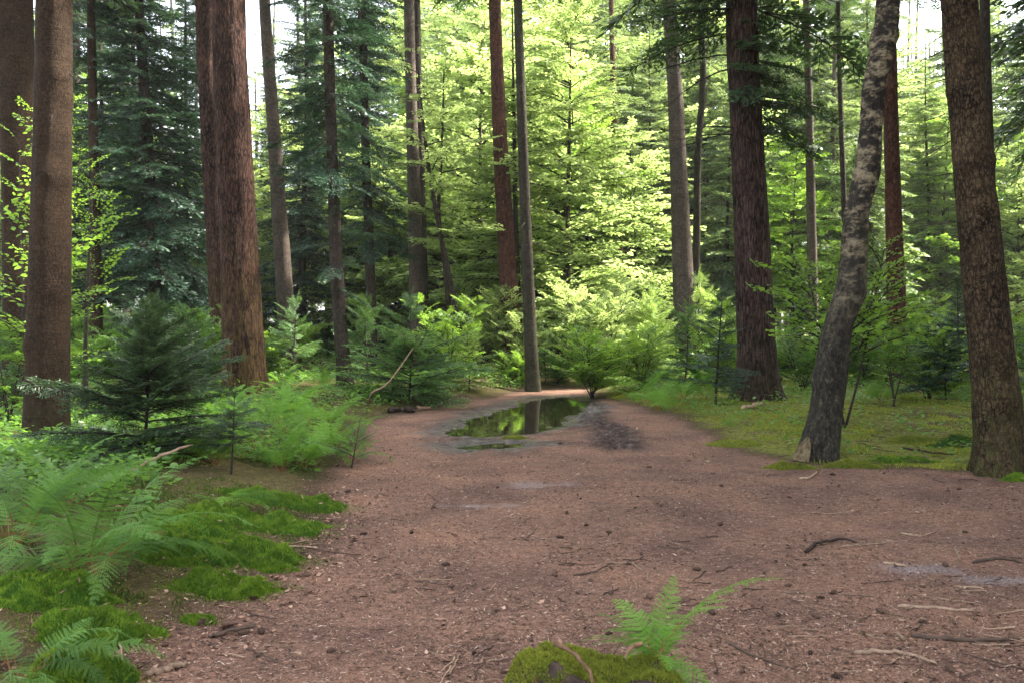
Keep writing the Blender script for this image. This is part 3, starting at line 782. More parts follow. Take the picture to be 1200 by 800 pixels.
tree('conifer_tree', 'stout pale grey trunk with bare black branches to its left, right of centre', [(785, 0, 16), (791, 110, 18), (796, 220, 21), (801, 335, 25)], 25, 'bark_grey', 28,
     con(10.5, 27, 2.8, 70, SPR_THIN), amp=0.010, segs=26, dead=(12, 1.6, 3.4), dead_z=(4, 10), seed=17, leafmat='sage')
tree('conifer_tree', 'slender wavy grey trunk between the stout pale trunk and the purple-brown trunk', [(819, 0, 7), (824, 90, 8), (818, 180, 8), (816, 310, 9)], 27, 'bark_olive', 20,
     con(9, 19, 2.0, 50, SPR_THIN), amp=0.008, segs=12, dead=(8, 0.9, None), dead_z=(4, 9), seed=18, leafmat='sage')
ptree = tree('conifer_tree', 'massive purple-brown furrowed trunk flaring at its foot on the mossy right bank', [(868, 0, 35), (873, 110, 36), (879, 230, 39), (884, 350, 42), (887, 430, 47), (887, 470, 56)], 16.6, 'bark_purple', 30,
     both(con(7.6, 29, 3.2, 90), con(7.1, 8.4, 3.0, 7, SPR_THIN, az0=3.3, azw=0.55, pitch=(-0.15, -0.2)), con(5.2, 7.8, 2.2, 12, az0=-0.4, azw=0.8, pitch=(-0.1, -0.3)), con(6.0, 7.5, 1.6, 6, az0=-1.5, azw=0.5)),
     amp=0.022, segs=64, step=0.07, vert=16, along=1.2, flare=0.32, flare_h=0.30, lobes=5, dead=(6, 2.6, 3.1), dead_z=(3.6, 6.8), seed=19, leafmat='spruce')
tree('conifer_tree', 'tan slim trunk with its lower bark stripped pale, right of the purple-brown trunk', [(945, 0, 8), (948, 130, 9), (951, 270, 11)], 27, 'bark_grey', 23,
     con(6.5, 22, 2.1, 80, SPR_THIN, gaps=0.2), amp=0.008, segs=14, dead=(10, 1.0, None), dead_z=(3, 8), seed=20, leafmat='spruce')
tree('conifer_tree', 'thin dark pole of a trunk seen against white sky left of the birch', [(982, 0, 5), (985, 120, 5.5), (989, 240, 6.5)], 26, 'bark_dark', 18,
     con(9.5, 17, 1.5, 40, SPR_THIN), amp=0.006, segs=10, dead=(9, 0.7, None), dead_z=(3, 9), seed=21)
birch = tree('birch_tree', 'leaning birch with flaking white upper bark and a split open foot', [(1041, 0, 25), (1038, 45, 28), (1026, 95, 26), (1021, 150, 25), (1015, 205, 29), (1004, 250, 27), (1000, 300, 29), (995, 345, 34), (981, 385, 33), (974, 430, 36), (966, 490, 38), (956, 535, 45)], 9.7, 'birch', 13,
     lay(6, 12.5, 2.2, 30), amp=0.022, segs=72, step=0.04, vert=13, along=5.0, flare=0.34, flare_h=0.22, lobes=3, leafmat='lime', seed=22, knobs=6, dead=(3, 0.5, None), dead_z=(3.5, 5.5))
def torn_foot():
    root, line, base = birch
    g = Geo(); nz_, na = 14, 10
    zz = np.linspace(0.0, 0.26, nz_); aa = np.linspace(3.35, 4.15, na)
    Z, A = np.meshgrid(zz, aa, indexing='ij')
    half = np.clip(1 - (Z / 0.30) ** 2, 0.25, 1); A = 3.8 + (A - 3.8) * half
    rad = np.interp(Z, line[:, 2], line[:, 3]) * (1.06 + 0.34 * np.exp(-Z / 0.22)) + 0.022 * np.abs(np.sin(A * 14)) + 0.004
    c = np.stack([np.interp(Z, line[:, 2], line[:, k]) for k in (0, 1)], -1)
    V = np.stack([c[..., 0] + rad * np.cos(A), c[..., 1] + rad * np.sin(A), Z], -1).reshape(-1, 3)
    i = np.arange(nz_ - 1)[:, None] * na; j = np.arange(na - 1)[None, :]
    g.add(V, np.stack([i + j, i + j + 1, i + na + j + 1, i + na + j], -1).reshape(-1, 4)); g.build('torn_wood', M['torn'], root, True)
torn_foot()
tree('conifer_tree', 'red-brown trunk standing behind the birch over the low leafy bushes', [(1042, 60, 16), (1045, 170, 17), (1048, 280, 19), (1051, 382, 22)], 20.5, 'bark_rust', 25,
     con(9.8, 24, 2.3, 60), amp=0.012, segs=22, dead=(10, 0.9, None), dead_z=(2, 8), seed=23)
tree('conifer_tree', 'thick brown scaly trunk at the right edge with an earthy flared foot', [(1124, 0, 39), (1133, 110, 41), (1143, 220, 43), (1155, 340, 46), (1166, 450, 49), (1173, 552, 56)], 8.8, 'bark_scaly', 23,
     con(7.2, 22, 2.6, 70), amp=0.016, segs=56, step=0.05, vert=14, along=3.0, flare=0.38, flare_h=0.20, lobes=5, dead=(12, 0.7, 3.0), dead_z=(1.9, 4.9), seed=24, knobs=8)
tree('conifer_tree', 'slim brown trunk seen in the strip of sky right of the scaly trunk', [(1154, 0, 10), (1157, 130, 11), (1163, 300, 13)], 19, 'bark_dark', 22,
     con(9.5, 21, 2.0, 50), amp=0.008, segs=14, dead=(8, 0.9, None), dead_z=(3, 8), seed=25)
tree('conifer_tree', 'medium brown trunk in shade between the left trunks and the dark blue-green fir', [(108, 90, 10), (111, 240, 12), (114, 420, 14)], 20, 'bark_brown', 22,
     con(7.5, 21, 2.0, 60), amp=0.01, segs=16, dead=(12, 0.8, None), dead_z=(1, 7), seed=26, leafmat='fir')
tree('young_tree', 'thin black leaning stem crossing from the grey-pink trunk pair towards the rusty trunk', [(499, 170, 4), (511, 250, 5), (528, 330, 6), (541, 405, 8)], 23.5, 'bark_dark', 9,
     lay(3.2, 8.8, 2.0, 24), amp=0.005, segs=10, seed=27, leafmat='beech')
tree('young_tree', 'thin dark stem forking up beside the leaning black stem', [(517, 190, 3.5), (514, 250, 4.5), (521, 310, 5), (530, 400, 7)], 24.2, 'bark_dark', 8.5,
     lay(3.6, 8.3, 1.8, 22), amp=0.005, segs=10, seed=28, leafmat='beech')

# ------------------------------------------------------------------ trees further back: a few kinds built once, then copied thing by thing
def straight(H, r, seed, lean=0.02):
    rng = np.random.default_rng(seed)
    z = np.linspace(-0.2, H, 24)
    return np.stack([lean * z * rng.normal() + 0.05 * np.sin(z * 0.5 + seed), lean * z * rng.normal() + 0.05 * np.cos(z * 0.4 + seed), z, np.maximum(r * (1 - 0.9 * np.clip(z, 0, None) / H), 0.012)], 1)
def stock(name, cat, H, r, bark, crown, leafmat, seed, snags=14, snag_z=(1.5, 8), snag_l=1.1):
    line = straight(H, r, seed)
    root = thing(name, 'tree', cat, (0, 0, 0))
    g = trunk_geo(line, seed, 10, 0.5, r * 0.08, 5, 1, 0.25, 4, 0.3)
    rng = np.random.default_rng(seed)
    for i in range(snags):
        z = rng.uniform(*snag_z); az = rng.uniform(0, 6.28); l = snag_l * rng.uniform(0.4, 1.2)
        t = np.linspace(0, 1, 5)[:, None]
        V, F = tube(axis_at(line, z) + t * l * np.array([math.cos(az), math.sin(az), 0.05]) + np.array([0, 0, -0.3 * l]) * t ** 2, 0.018 * (1 - 0.8 * t[:, 0]), 4)
        g.add(V, F, 0.5, 0)
    g.build('trunk', M[bark], root, True)
    c = Geo(); crown(c, line, seed); c.build('crown', [M[leafmat], M['twig_dark']], root)
    return root
STOCK = {
    'fir': [stock('fir_tree', 'tree', 19, 0.17, 'bark_dark', con(0.8, 18.7, 2.5, 300, SPR_MIDC, low=0.9, gaps=0.12), 'fir', 301),
            stock('fir_tree', 'tree', 15, 0.14, 'bark_dark', con(0.5, 14.8, 2.2, 260, SPR_MIDC, low=0.95, gaps=0.12), 'fir', 302)],
    'spruce': [stock('spruce_tree', 'tree', 24, 0.22, 'bark_brown', con(6, 23.6, 2.8, 230, SPR_MIDC, gaps=0.15), 'spruce', 303),
               stock('spruce_tree', 'tree', 21, 0.16, 'bark_grey', con(4.5, 20.6, 2.6, 220, SPR_MIDC, gaps=0.15), 'spruce', 304)],
    'sage': [stock('larch_tree', 'tree', 22, 0.19, 'bark_grey', con(3.5, 21.7, 2.9, 250, SPR_MIDC, gaps=0.12), 'sage', 305),
             stock('larch_tree', 'tree', 17, 0.14, 'bark_olive', con(1.5, 16.7, 2.6, 220, SPR_MIDC, gaps=0.1), 'sage', 306)],
    'beech': [stock('beech_tree', 'tree', 12, 0.12, 'bark_grey', lay(0.8, 11.8, 3.8, 120), 'beech', 307, 3),
              stock('beech_tree', 'tree', 10, 0.09, 'bark_olive', lay(0.5, 9.8, 3.4, 105), 'beech', 308, 3)],
    'lime': [stock('maple_tree', 'tree', 11, 0.10, 'bark_olive', lay(2.2, 10.8, 2.6, 110, LEAFY), 'lime', 309, 3)],
}
ANCH = [(-200, 'the left edge'), (18, 'the left-edge trunk'), (57, 'the rippled knotted trunk'), (181, 'the drooping dark fir'), (285, 'the huge red trunk'), (337, 'the pinkish-brown trunk'), (398, 'the slim shaggy fir'),
        (489, 'the grey-pink trunk pair'), (598, 'the rusty red trunk'), (622, 'the trunk by the puddle'), (727, 'the distant reddish trunk'), (801, 'the stout pale trunk'), (885, 'the purple-brown trunk'),
        (951, 'the tan slim trunk'), (993, 'the birch'), (1050, 'the red-brown trunk behind it'), (1158, 'the scaly right trunk'), (1400, 'the right edge')]
BG = [  # kind, photo x of the foot, distance, size
    # bright beeches in the middle
    ('beech', 560, 30, 1.0), ('beech', 668, 27, 0.95), ('beech', 515, 34, 1.05), ('beech', 632, 36, 1.1), ('beech', 735, 33, 0.9), ('beech', 455, 33, 0.9), ('beech', 590, 42, 1.82), ('beech', 700, 42, 1.75), ('beech', 540, 50, 2.1),
    ('beech', 480, 46, 1.82), ('beech', 648, 54, 2.1), ('lime', 690, 34, 1.0), ('lime', 500, 40, 1.2), ('beech', 770, 48, 1.54), ('lime', 1180, 40, 1.0), ('lime', 1100, 36, 1.0), ('beech', 1230, 38, 0.9), ('beech', 1040, 42, 1.54), ('lime', 930, 38, 0.9), ('beech', 860, 52, 1.68),
    ('beech', 350, 40, 1.26), ('beech', 285, 36, 0.8), ('lime', 60, 30, 1.0), ('beech', -20, 26, 0.9), ('lime', 140, 38, 1.1),
    ('sage', 545, 54, 1.6), ('sage', 675, 49, 1.5), ('sage', 870, 45, 1.3), ('beech', 795, 42, 1.5), ('beech', 960, 47, 1.6), ('sage', 1130, 47, 1.4),
    # dark firs on the left
    ('fir', 120, 27, 0.95), ('fir', 215, 26, 0.9), ('fir', 60, 33, 1.0), ('fir', 170, 34, 1.0), ('fir', 255, 38, 1.0), ('fir', 5, 38, 1.1), ('fir', -60, 30, 1.0), ('fir', 355, 33, 0.95), ('fir', 420, 36, 1.05), ('fir', 310, 52, 1.0), ('fir', 440, 50, 1.1), ('spruce', 95, 46, 1.42), ('spruce', 150, 52, 1.49), ('spruce', 230, 56, 1.35), ('spruce', 20, 52, 1.49), ('spruce', -110, 44, 1.35),
    # behind the beeches
    ('sage', 470, 60, 1.49), ('sage', 520, 66, 1.62), ('spruce', 560, 62, 1.35), ('sage', 610, 70, 1.62), ('spruce', 655, 66, 1.35), ('sage', 690, 58, 1.35), ('sage', 735, 52, 1.35), ('spruce', 750, 44, 1.28), ('sage', 400, 62, 1.35), ('sage', 350, 68, 1.35),
    # right hand side
    ('sage', 765, 38, 0.9), ('sage', 835, 40, 0.9), ('sage', 850, 36, 0.85), ('sage', 905, 44, 1.35), ('lime', 925, 33, 0.8), ('sage', 965, 38, 0.95), ('spruce', 935, 52, 1.49), ('sage', 980, 44, 1.22), ('sage', 1020, 50, 1.35), ('sage', 1025, 32, 0.75), ('sage', 1090, 36, 0.8), ('beech', 1075, 46, 1.19),
    ('sage', 1115, 50, 1.28), ('sage', 1150, 40, 0.9), ('beech', 1195, 36, 0.9), ('sage', 1215, 46, 1.35), ('spruce', 1260, 38, 1.0), ('fir', 1290, 44, 0.9), ('sage', 780, 62, 1.49), ('spruce', 830, 58, 1.42), ('sage', 890, 64, 1.49), ('spruce', 980, 66, 1.35), ('sage', 1060, 64, 1.35), ('sage', 1180, 62, 1.35), ('spruce', 1240, 60, 1.35), ('sage', 810, 46, 1.35),
]
def bg_trees():
    rng = np.random.default_rng(77)
    used, placed = {}, {}
    for kind, px, Y, sc in sorted(BG, key=lambda b: b[2]):
        i = max(k for k in range(len(ANCH)) if ANCH[k][0] <= px)
        placed.setdefault((kind, i), []).append((px, Y, sc))
    for (kind, i), lst in placed.items():
        a, b = ANCH[i][1], ANCH[i + 1][1]
        lst.sort(key=lambda t: t[1])
        rank = {1: [''], 2: ['nearer ', 'farther '], 3: ['nearest ', 'middle ', 'farthest ']}.get(len(lst)) or ['%s ' % w for w in ('nearest', 'second nearest', 'third nearest', 'fourth nearest', 'fifth nearest')][:len(lst)]
        for r_, (px, Y, sc) in zip(rank, lst):
            src = STOCK[kind][rng.integers(len(STOCK[kind]))]
            x = (px - 600) / FPX * Y
            p = (x, Y, g1(x, Y))
            short = {'fir': 'dark fir', 'spruce': 'tall bare-stemmed spruce', 'sage': 'pale larch', 'beech': 'yellow-green beech', 'lime': 'lime-green maple'}[kind]
            lab = (r_ + short + ' between ' + a + ' and ' + b)
            grp = {'fir': 'dark firs further back', 'spruce': 'tall spruces further back', 'sage': 'pale conifers further back', 'beech': 'sunlit beeches further back', 'lime': 'lime-green maples further back'}[kind]
            if not used.get(id(src)):
                used[id(src)] = True
                src.location = p; src.rotation_euler = (0, 0, rng.uniform(0, 6.28)); src.scale = (sc,) * 3; src['label'] = lab; src['group'] = grp
            else:
                copy_thing(src, p, rng.uniform(0, 6.28), sc, lab, grp)
    for k, (x, y) in enumerate(((9.6, 5.5), (11.5, 9.5), (9.8, 1), (13, 4.5), (14, 8.5), (14.2, 13.2), (17, 12), (16.5, 7), (17, 2), (20, 14), (20, 9), (13, 0), (9.5, -3.5), (21, 18), (18.5, 17.5), (23, 12), (23, 21), (17.5, 22), (26, 17), (11.5, 3), (12, 7), (15.5, 11), (18.5, 5), (15.5, 4.2), (22, 16), (8.6, -1.5), (13.8, 20), (16.2, 19.3), (15.6, 23.5), (19.5, 25), (18, 22), (17.4, 15.2), (15.6, 18.3), (11.8, 14.6), (20.6, 21.5), (13, 2.6), (15, -1.5), (10.6, 11.6))):
        kind = 'fir' if k % 3 == 0 and y < 12 else 'spruce'  # extra conifers right of the view, added to keep direct sun off the path
        copy_thing(STOCK[kind][k % 2], (x, y, g1(x, y)), rng.uniform(0, 6.28), 1.2, 'tall dark conifer added beyond the right edge of the path to shade it', 'added shade conifers beyond the right edge of the path')
    for lst in STOCK.values():
        for s in lst:
            if not used.get(id(s)):
                for c in list(s.children): bpy.data.objects.remove(c)
                bpy.data.objects.remove(s)
bg_trees()

def far_forest():
    rng = np.random.default_rng(5)
    g = Geo()
    protos = []
    for k in range(3):
        q = Geo(); line = straight(20, 0.2, 400 + k)
        q2 = trunk_geo(line, 400 + k, 6, 1.5, 0.01); V, F, T, Mi = q2.arrays(); q.add(V, F, 0.5, 1)
        conifer_crown(q, 400 + k, line, (1.0, 5, 3)[k], 19.7, 2.6, 60, SPR_COARSE, gaps=0.2)
        protos.append(q.arrays())
    for i in range(170):
        Y = rng.uniform(74, 125); x = rng.uniform(-0.78, 0.78) * Y
        g.place(protos[rng.integers(3)], rot('z', rng.uniform(0, 6.28)) * rng.uniform(1.2, 2.3), (x, Y, g1(x, Y)), rng.normal(0, 0.12))
    tag(g.build('far_woods', [M['sage'], M['bark_dark']]), 'hazy far-off conifers closing the forest behind everything', 'woods', kind='stuff')
far_forest()

# ------------------------------------------------------------------ shrubs and young conifers
def stem_line(H, r, seed, lean=(0, 0)):
    rng = np.random.default_rng(seed); z = np.linspace(-0.08, H, 14)
    return np.stack([lean[0] * z + 0.03 * H * np.sin(z * 2.2 / max(H, 1) + seed), lean[1] * z + 0.03 * H * np.cos(z * 2 / max(H, 1) + seed), z, np.maximum(r * (1 - 0.9 * np.clip(z, 0, None) / H), 0.003)], 1)

def young_conifer(name, label, p, H, rad, mat, seed, sprays=SPR, nb=60, group=None, low=0.95, pitch=(0.75, 0.05), h0=0.08, cat='young conifer', lean=(0, 0)):
    root = thing(name, label, cat, p, 0, group)
    line = stem_line(H, 0.004 + 0.010 * H, seed, lean)
    g = Geo(); V, F = tube(line[:, :3], line[:, 3], 6); g.add(V, F); g.build('stem', M['twig_dark'], root, True)
    c = Geo(); conifer_crown(c, seed, line, h0, H * 0.97, rad, nb, sprays, low=low, pitch=pitch, gaps=0.34, wild=0.5)
    c.place(sprays[0], orient(0, 1.45, 0, H * 0.16), axis_at(line, H * 0.9))
    c.build('foliage', [M[mat], M['twig_dark']], root)
    return root

def leafy_shrub(name, label, p, H, rad, mat, seed, nstem=5, nb=40, sprays=LEAFY, group=None, cat='shrub', spread=0.35, low=0.15):
    root = thing(name, label, cat, p, 0, group)
    rng = np.random.default_rng(seed); g = Geo(); c = Geo()
    for s in range(nstem):
        a = s * 2.4 + rng.normal(0, 0.3); h = H * rng.uniform(0.7, 1.0)
        line = stem_line(h, 0.006 + 0.006 * H, seed + s, (spread * math.cos(a), spread * math.sin(a)))
        V, F = tube(line[:, :3], line[:, 3], 5); g.add(V, F)
        layered_crown(c, seed + s, line, h * low, h * 0.98, rad * 0.7, max(3, nb // nstem), sprays, 0.5, 0.35)
    g.build('stem', M['twig_dark'], root, True)
    c.build('foliage', [M[mat], M['twig_dark']], root)
    return root

young_conifer('young_spruce', 'dark feathery young spruce between the knotted left trunk and the huge red trunk', hit(176, 542), 1.6, 1.05, 'spruce', 501, SPR_FINE, 125, pitch=(0.85, 0.12), h0=0.08)
young_conifer('young_spruce', 'small dark spruce sprout at the left of the bright fern patch', hit(272, 556), 0.75, 0.42, 'spruce', 502, SPR_FINE, 30, h0=0.25)
young_conifer('hemlock_bush', 'rounded soft green hemlock bush beside the slim shaggy fir trunk left of the puddle', hit(478, 470), 2.1, 1.35, 'hemlock', 503, SPR_THIN + SPR, 130, pitch=(0.9, 0.15), h0=0.03)
young_conifer('hemlock_bush', 'smaller hemlock bush behind and right of the rounded hemlock bush', hit(548, 456), 1.3, 0.9, 'pale_larch', 504, SPR_THIN, 70, pitch=(0.8, 0.1), h0=0.03)
young_conifer('hemlock_bush', 'loose hemlock bush behind the slim shaggy fir trunk', hit(430, 452), 1.9, 1.2, 'hemlock', 505, SPR_THIN, 90, pitch=(0.9, 0.1), h0=0.03)
young_conifer('young_fir', 'little fir with upturned sprays at the foot of the rusty red trunk', hit(640, 450), 1.2, 0.8, 'hemlock', 506, SPR_THIN, 50, pitch=(0.8, 0.1), h0=0.03)
young_conifer('young_fir', 'pale green pointed young conifer left of the stout pale trunk', hit(765, 446), 2.6, 1.3, 'pale_larch', 507, SPR_THIN, 110, pitch=(0.9, 0.15), h0=0.03)
young_conifer('young_fir', 'thin blue-green young fir on the right bank just left of the purple-brown trunk', hit(843, 474), 2.35, 0.85, 'fir', 508, SPR_THIN, 60, pitch=(0.7, 0.0), h0=0.2)
young_conifer('young_fir', 'soft green young hemlock standing in front of the stout pale trunk', hit(803, 455), 2.0, 1.0, 'hemlock', 509, SPR_THIN, 80, pitch=(0.8, 0.05), h0=0.03)
young_conifer('young_fir', 'dark bushy fir close behind the purple-brown trunk, right side', hit(935, 445), 2.0, 1.2, 'fir', 510, SPR, 80, pitch=(0.7, 0.0), h0=0.05)
young_conifer('young_fir', 'dark low fir bush between the birch and the scaly right trunk', hit(1105, 470), 1.5, 1.1, 'fir', 511, SPR, 70, pitch=(0.7, 0.0), h0=0.15)
young_conifer('young_fir', 'tall dark fir bush just left of the scaly right trunk', hit(1125, 456), 2.5, 1.2, 'spruce', 512, SPR, 90, pitch=(0.7, 0.0), h0=0.15)
young_conifer('young_spruce', 'dark young spruce behind the ferns between the fir and the huge red trunk', hit(225, 470), 1.4, 1.0, 'spruce', 513, SPR, 70, h0=0.03)
young_conifer('young_fir', 'pale young conifer right of the huge red trunk under the pinkish-brown trunk', hit(345, 448), 2.0, 1.1, 'hemlock', 514, SPR_THIN, 90, pitch=(0.8, 0.1), h0=0.03)
young_conifer('hemlock_seedling', 'tiny hemlock seedling leaning over the left path edge beside the bright ferns', hit(412, 548), 0.55, 0.36, 'hemlock', 515, SPR_FINE, 46, pitch=(0.7, 0.2), h0=0.06, lean=(0.15, 0))

leafy_shrub('leafy_bush', 'low spreading bright green bush at the right end of the puddle', hit(694, 466), 1.45, 1.35, 'lime', 521, 8, 110, spread=0.5, low=0.12)
leafy_shrub('leafy_bush', 'leafy bush right of the birch, its thin stem standing in the moss', hit(1046, 476), 1.65, 1.0, 'leaf', 522, 3, 44, spread=0.2, low=0.4)
leafy_shrub('birch_sapling', 'slender sapling with fresh bright leaves against the left of the birch', hit(985, 500), 2.6, 1.8, 'lime', 523, 4, 100, LEAFY_SPARSE, spread=0.25, low=0.42, cat='sapling')
leafy_shrub('beech_sapling', 'bright leafy sapling growing beside the leftmost trunk at the left edge', (-6.4, 11.6, g1(-6.4, 11.6)), 4.6, 1.7, 'lime', 524, 4, 66, LEAFY_SPARSE, spread=0.10, low=0.15, cat='sapling')
leafy_shrub('beech_sapling', 'bright leafy sapling whose twigs show just right of the knotted left trunk', (-6.3, 12.8, g1(-6.3, 12.8)), 5.2, 1.1, 'lime', 525, 2, 36, LEAFY_SPARSE, spread=0.04, low=0.35, cat='sapling')
leafy_shrub('leafy_bush', 'bush of pale leaves in the gap right of the red-brown trunk', hit(1085, 440), 2.3, 1.5, 'lime', 526, 5, 60, spread=0.3)
leafy_shrub('leafy_bush', 'mid green bush in shade at the left edge behind the ferns', hit(8, 500), 1.5, 1.0, 'leaf', 527, 5, 50, spread=0.3)
leafy_shrub('beech_bush', 'yellow-green beech bush behind the trunk by the puddle', hit(655, 433), 2.6, 1.9, 'beech', 528, 6, 90, spread=0.35)
leafy_shrub('beech_bush', 'yellow-green beech bush left of the rusty red trunk foot', hit(565, 434), 2.4, 1.7, 'beech', 529, 6, 80, spread=0.35)
leafy_shrub('beech_bush', 'bright bush glowing behind the pale pointed young conifer', hit(735, 436), 2.8, 1.8, 'beech', 530, 6, 80, spread=0.35)
leafy_shrub('beech_bush', 'bright beech bush right behind the puddle bush', hit(700, 447), 2.6, 1.7, 'beech', 531, 7, 100, spread=0.4)
leafy_shrub('beech_bush', 'bright beech bush between the rusty red trunk and the puddle trunk', hit(610, 440), 1.9, 1.3, 'beech', 532, 6, 70, spread=0.4)
leafy_shrub('leafy_bush', 'lime-green bush in the gap right of the leaning black stem', hit(525, 445), 2.0, 1.3, 'lime', 533, 6, 70, spread=0.4)
leafy_shrub('leafy_bush', 'fresh green bush at the left foot of the red-brown trunk behind the birch', hit(1010, 452), 1.6, 1.3, 'leaf', 534, 6, 70, spread=0.3, low=0.08)
leafy_shrub('leafy_bush', 'low lime-green bush between the leafy bush and the scaly right trunk', hit(1088, 468), 1.3, 1.2, 'lime', 535, 6, 70, spread=0.4, low=0.08)
leafy_shrub('leafy_bush', 'wide mid green bush close behind the purple-brown trunk on its right', hit(940, 458), 1.3, 1.2, 'leaf', 536, 6, 70, spread=0.4, low=0.05)
leafy_shrub('leafy_bush', 'bright leafy bush between the pale pointed conifer and the ferns', hit(752, 455), 1.5, 1.2, 'lime', 537, 6, 80, spread=0.4, low=0.05)
leafy_shrub('leafy_bush', 'wide bright bush filling the gap behind the blue-green young fir', hit(838, 452), 1.9, 1.4, 'lime', 538, 6, 80, spread=0.4, low=0.05)
young_conifer('young_fir', 'soft pale young conifer behind the stout pale trunk, feathery and wide', hit(815, 438), 3.0, 1.6, 'pale_larch', 516, SPR_THIN, 120, pitch=(0.9, 0.1), h0=0.03)
leafy_shrub('leafy_bush', 'small lime-green bush closing the path behind the puddle trunk', hit(602, 449), 0.9, 0.8, 'lime', 539, 6, 60, spread=0.45, low=0.05)
leafy_shrub('leafy_bush', 'low green bush at the far end of the path right of the puddle trunk', hit(655, 450), 0.7, 0.8, 'leaf', 551, 6, 60, spread=0.45, low=0.05)
def thicket():
    """low bushes filling the forest floor further back, two kinds copied"""
    rng = np.random.default_rng(9)
    a = young_conifer('low_fir_bush', 'x', (0, 0, 0), 1.8, 1.3, 'hemlock', 541, SPR_THIN, 80, h0=0.03, cat='bush')
    b = leafy_shrub('low_leafy_bush', 'x', (0, 0, 0), 1.6, 1.5, 'leaf', 542, 6, 60, cat='bush')
    c = young_conifer('low_fir_bush', 'x', (0, 0, 0), 1.6, 1.2, 'fir', 543, SPR, 70, h0=0.03, cat='bush')
    d = leafy_shrub('low_leafy_bush', 'x', (0, 0, 0), 1.5, 1.5, 'lime', 544, 6, 60, cat='bush')
    info = {0: ('small soft green hemlock bush in the far undergrowth beyond the path', 'hemlock bushes in the far undergrowth'), 1: ('small mid green leafy bush in the far undergrowth beyond the path', 'leafy bushes in the far undergrowth'),
            2: ('small dark fir bush in the far undergrowth beyond the path', 'dark fir bushes in the far undergrowth'), 3: ('small lime-green leafy bush in the far undergrowth beyond the path', 'lime-green bushes in the far undergrowth')}
    first = [True] * 4
    n = 0
    while n < 130:
        Y = rng.uniform(17.5, 46); px = rng.uniform(-80, 1280); x = (px - 600) / FPX * Y
        if poly_sd(x, Y, PATH)[0] < 1.7 or (560 < px < 760 and Y < 24): continue
        k = rng.choice(4, p=[.25, .3, .3, .15] if px < 330 else ([.3, .2, .05, .45] if px < 760 else [.4, .28, .07, .25]))
        src = (a, b, c, d)[k]; sc = rng.uniform(0.55, 1.15); p = (x, Y, g1(x, Y)); rz = rng.uniform(0, 6.28)
        if first[k]:
            first[k] = False; src.location = p; src.rotation_euler = (0, 0, rz); src.scale = (sc,) * 3; src['label'], src['group'] = info[k]
        else: copy_thing(src, p, rz, sc, *info[k])
        n += 1
thicket()

# ------------------------------------------------------------------ ferns
def frond(seed, L=1.0, pairs=26, fine=True, el0=1.25, bend=1.5, width=0.17, t0=0.20):
    rng = np.random.default_rng(seed); g = Geo()
    k = 28; s = np.linspace(0, 1, k); ang = el0 - bend * s ** 1.25
    x = np.concatenate([[0], np.cumsum(np.cos(ang[:-1]) / (k - 1))]) * L; z = np.concatenate([[0], np.cumsum(np.sin(ang[:-1]) / (k - 1))]) * L
    yb = 0.04 * L * np.sin(s * 3 + seed)
    C = np.stack([x, yb, z], 1)
    V, F = tube(C, (0.0042 * L + 0.001) * (1 - 0.85 * s), 5); g.add(V, F, 0.7, np.where(np.arange(len(F)) < 0.26 * len(F), 1, 0))
    for i in range(pairs):
        t = t0 + (0.99 - t0) * i / (pairs - 1)
        b = np.array([np.interp(t, s, C[:, q]) for q in range(3)]); a = np.interp(t, s, ang)
        T = np.array([math.cos(a), 0, math.sin(a)]); N = np.array([-math.sin(a), 0, math.cos(a)])
        q = (t - t0) / (1 - t0)
        l = L * width * (min(1.0, 0.55 + q * 2.2)) * (1 - q) ** 0.78 + 0.012 * L
        step = L * (1 - t0) / pairs
        for sg in (-1, 1):
            f = R(18 + 22 * q + rng.normal(0, 5)); dr = rng.normal(0.12, 0.12)
            D = sg * np.array([0, 1.0, 0]) * math.cos(f) + T * math.sin(f) - N * dr; D /= np.linalg.norm(D)
            W = T - D * T.dot(D); W /= np.linalg.norm(W)
            tint = np.clip(0.45 + 0.2 * q + rng.normal(0, 0.1), 0, 1)
            ll = l * rng.uniform(0.9, 1.08)
            if fine:
                m = max(4, int(ll / (step * 0.30))); u = (np.arange(m) + 0.5) / m
                P = b + D * (u * ll)[:, None] - N * (0.10 * ll * u ** 2)[:, None]
                pl = step * 0.46 * (1 - u) ** 0.5 + step * 0.05
                for s2 in (-1, 1):
                    E = s2 * W * 0.92 + D * 0.40
                    E = np.tile(E, (m, 1)) + rng.normal(0, 0.10, (m, 3)) * 0.6
                    E /= np.linalg.norm(E, axis=1, keepdims=True)
                    h = ll / m * 0.62
                    V = np.stack([P - D * h * 0.7, P + E * (pl * 0.6)[:, None] - D * h * 0.45, P + E * pl[:, None] + D * h * 0.35, P + D * h * 0.9 + E * (pl * 0.3)[:, None]], 1).reshape(-1, 3)
                    g.add(V, np.arange(4 * m).reshape(-1, 4), tint, 0)
            else:
                m = 4; u = np.linspace(0, 1, m + 1); P = b + D * (u * ll)[:, None] - N * (0.10 * ll * u ** 2)[:, None]
                hw = step * 0.50 * (1 - u) ** 0.6 + 0.002
                V = np.stack([P - W * hw[:, None], P + W * hw[:, None]], 1).reshape(-1, 3)
                g.add(V, [[2 * j, 2 * j + 1, 2 * j + 3, 2 * j + 2] for j in range(m)], tint, 0)
    return g
FR_FINE = [frond(600 + i, 1.0, 22, True, 1.25 - 0.10 * i, 1.25 + 0.18 * i, 0.20).mesh('frond', [M['fern'], M['frond_stalk']]) for i in range(5)]
FR_WIDE = [frond(640 + i, 1.0, 17, True, 1.0 - 0.12 * i, 1.0 + 0.15 * i, 0.30, 0.06).mesh('frond', [M['fern_bright'], M['frond_stalk']]) for i in range(4)]
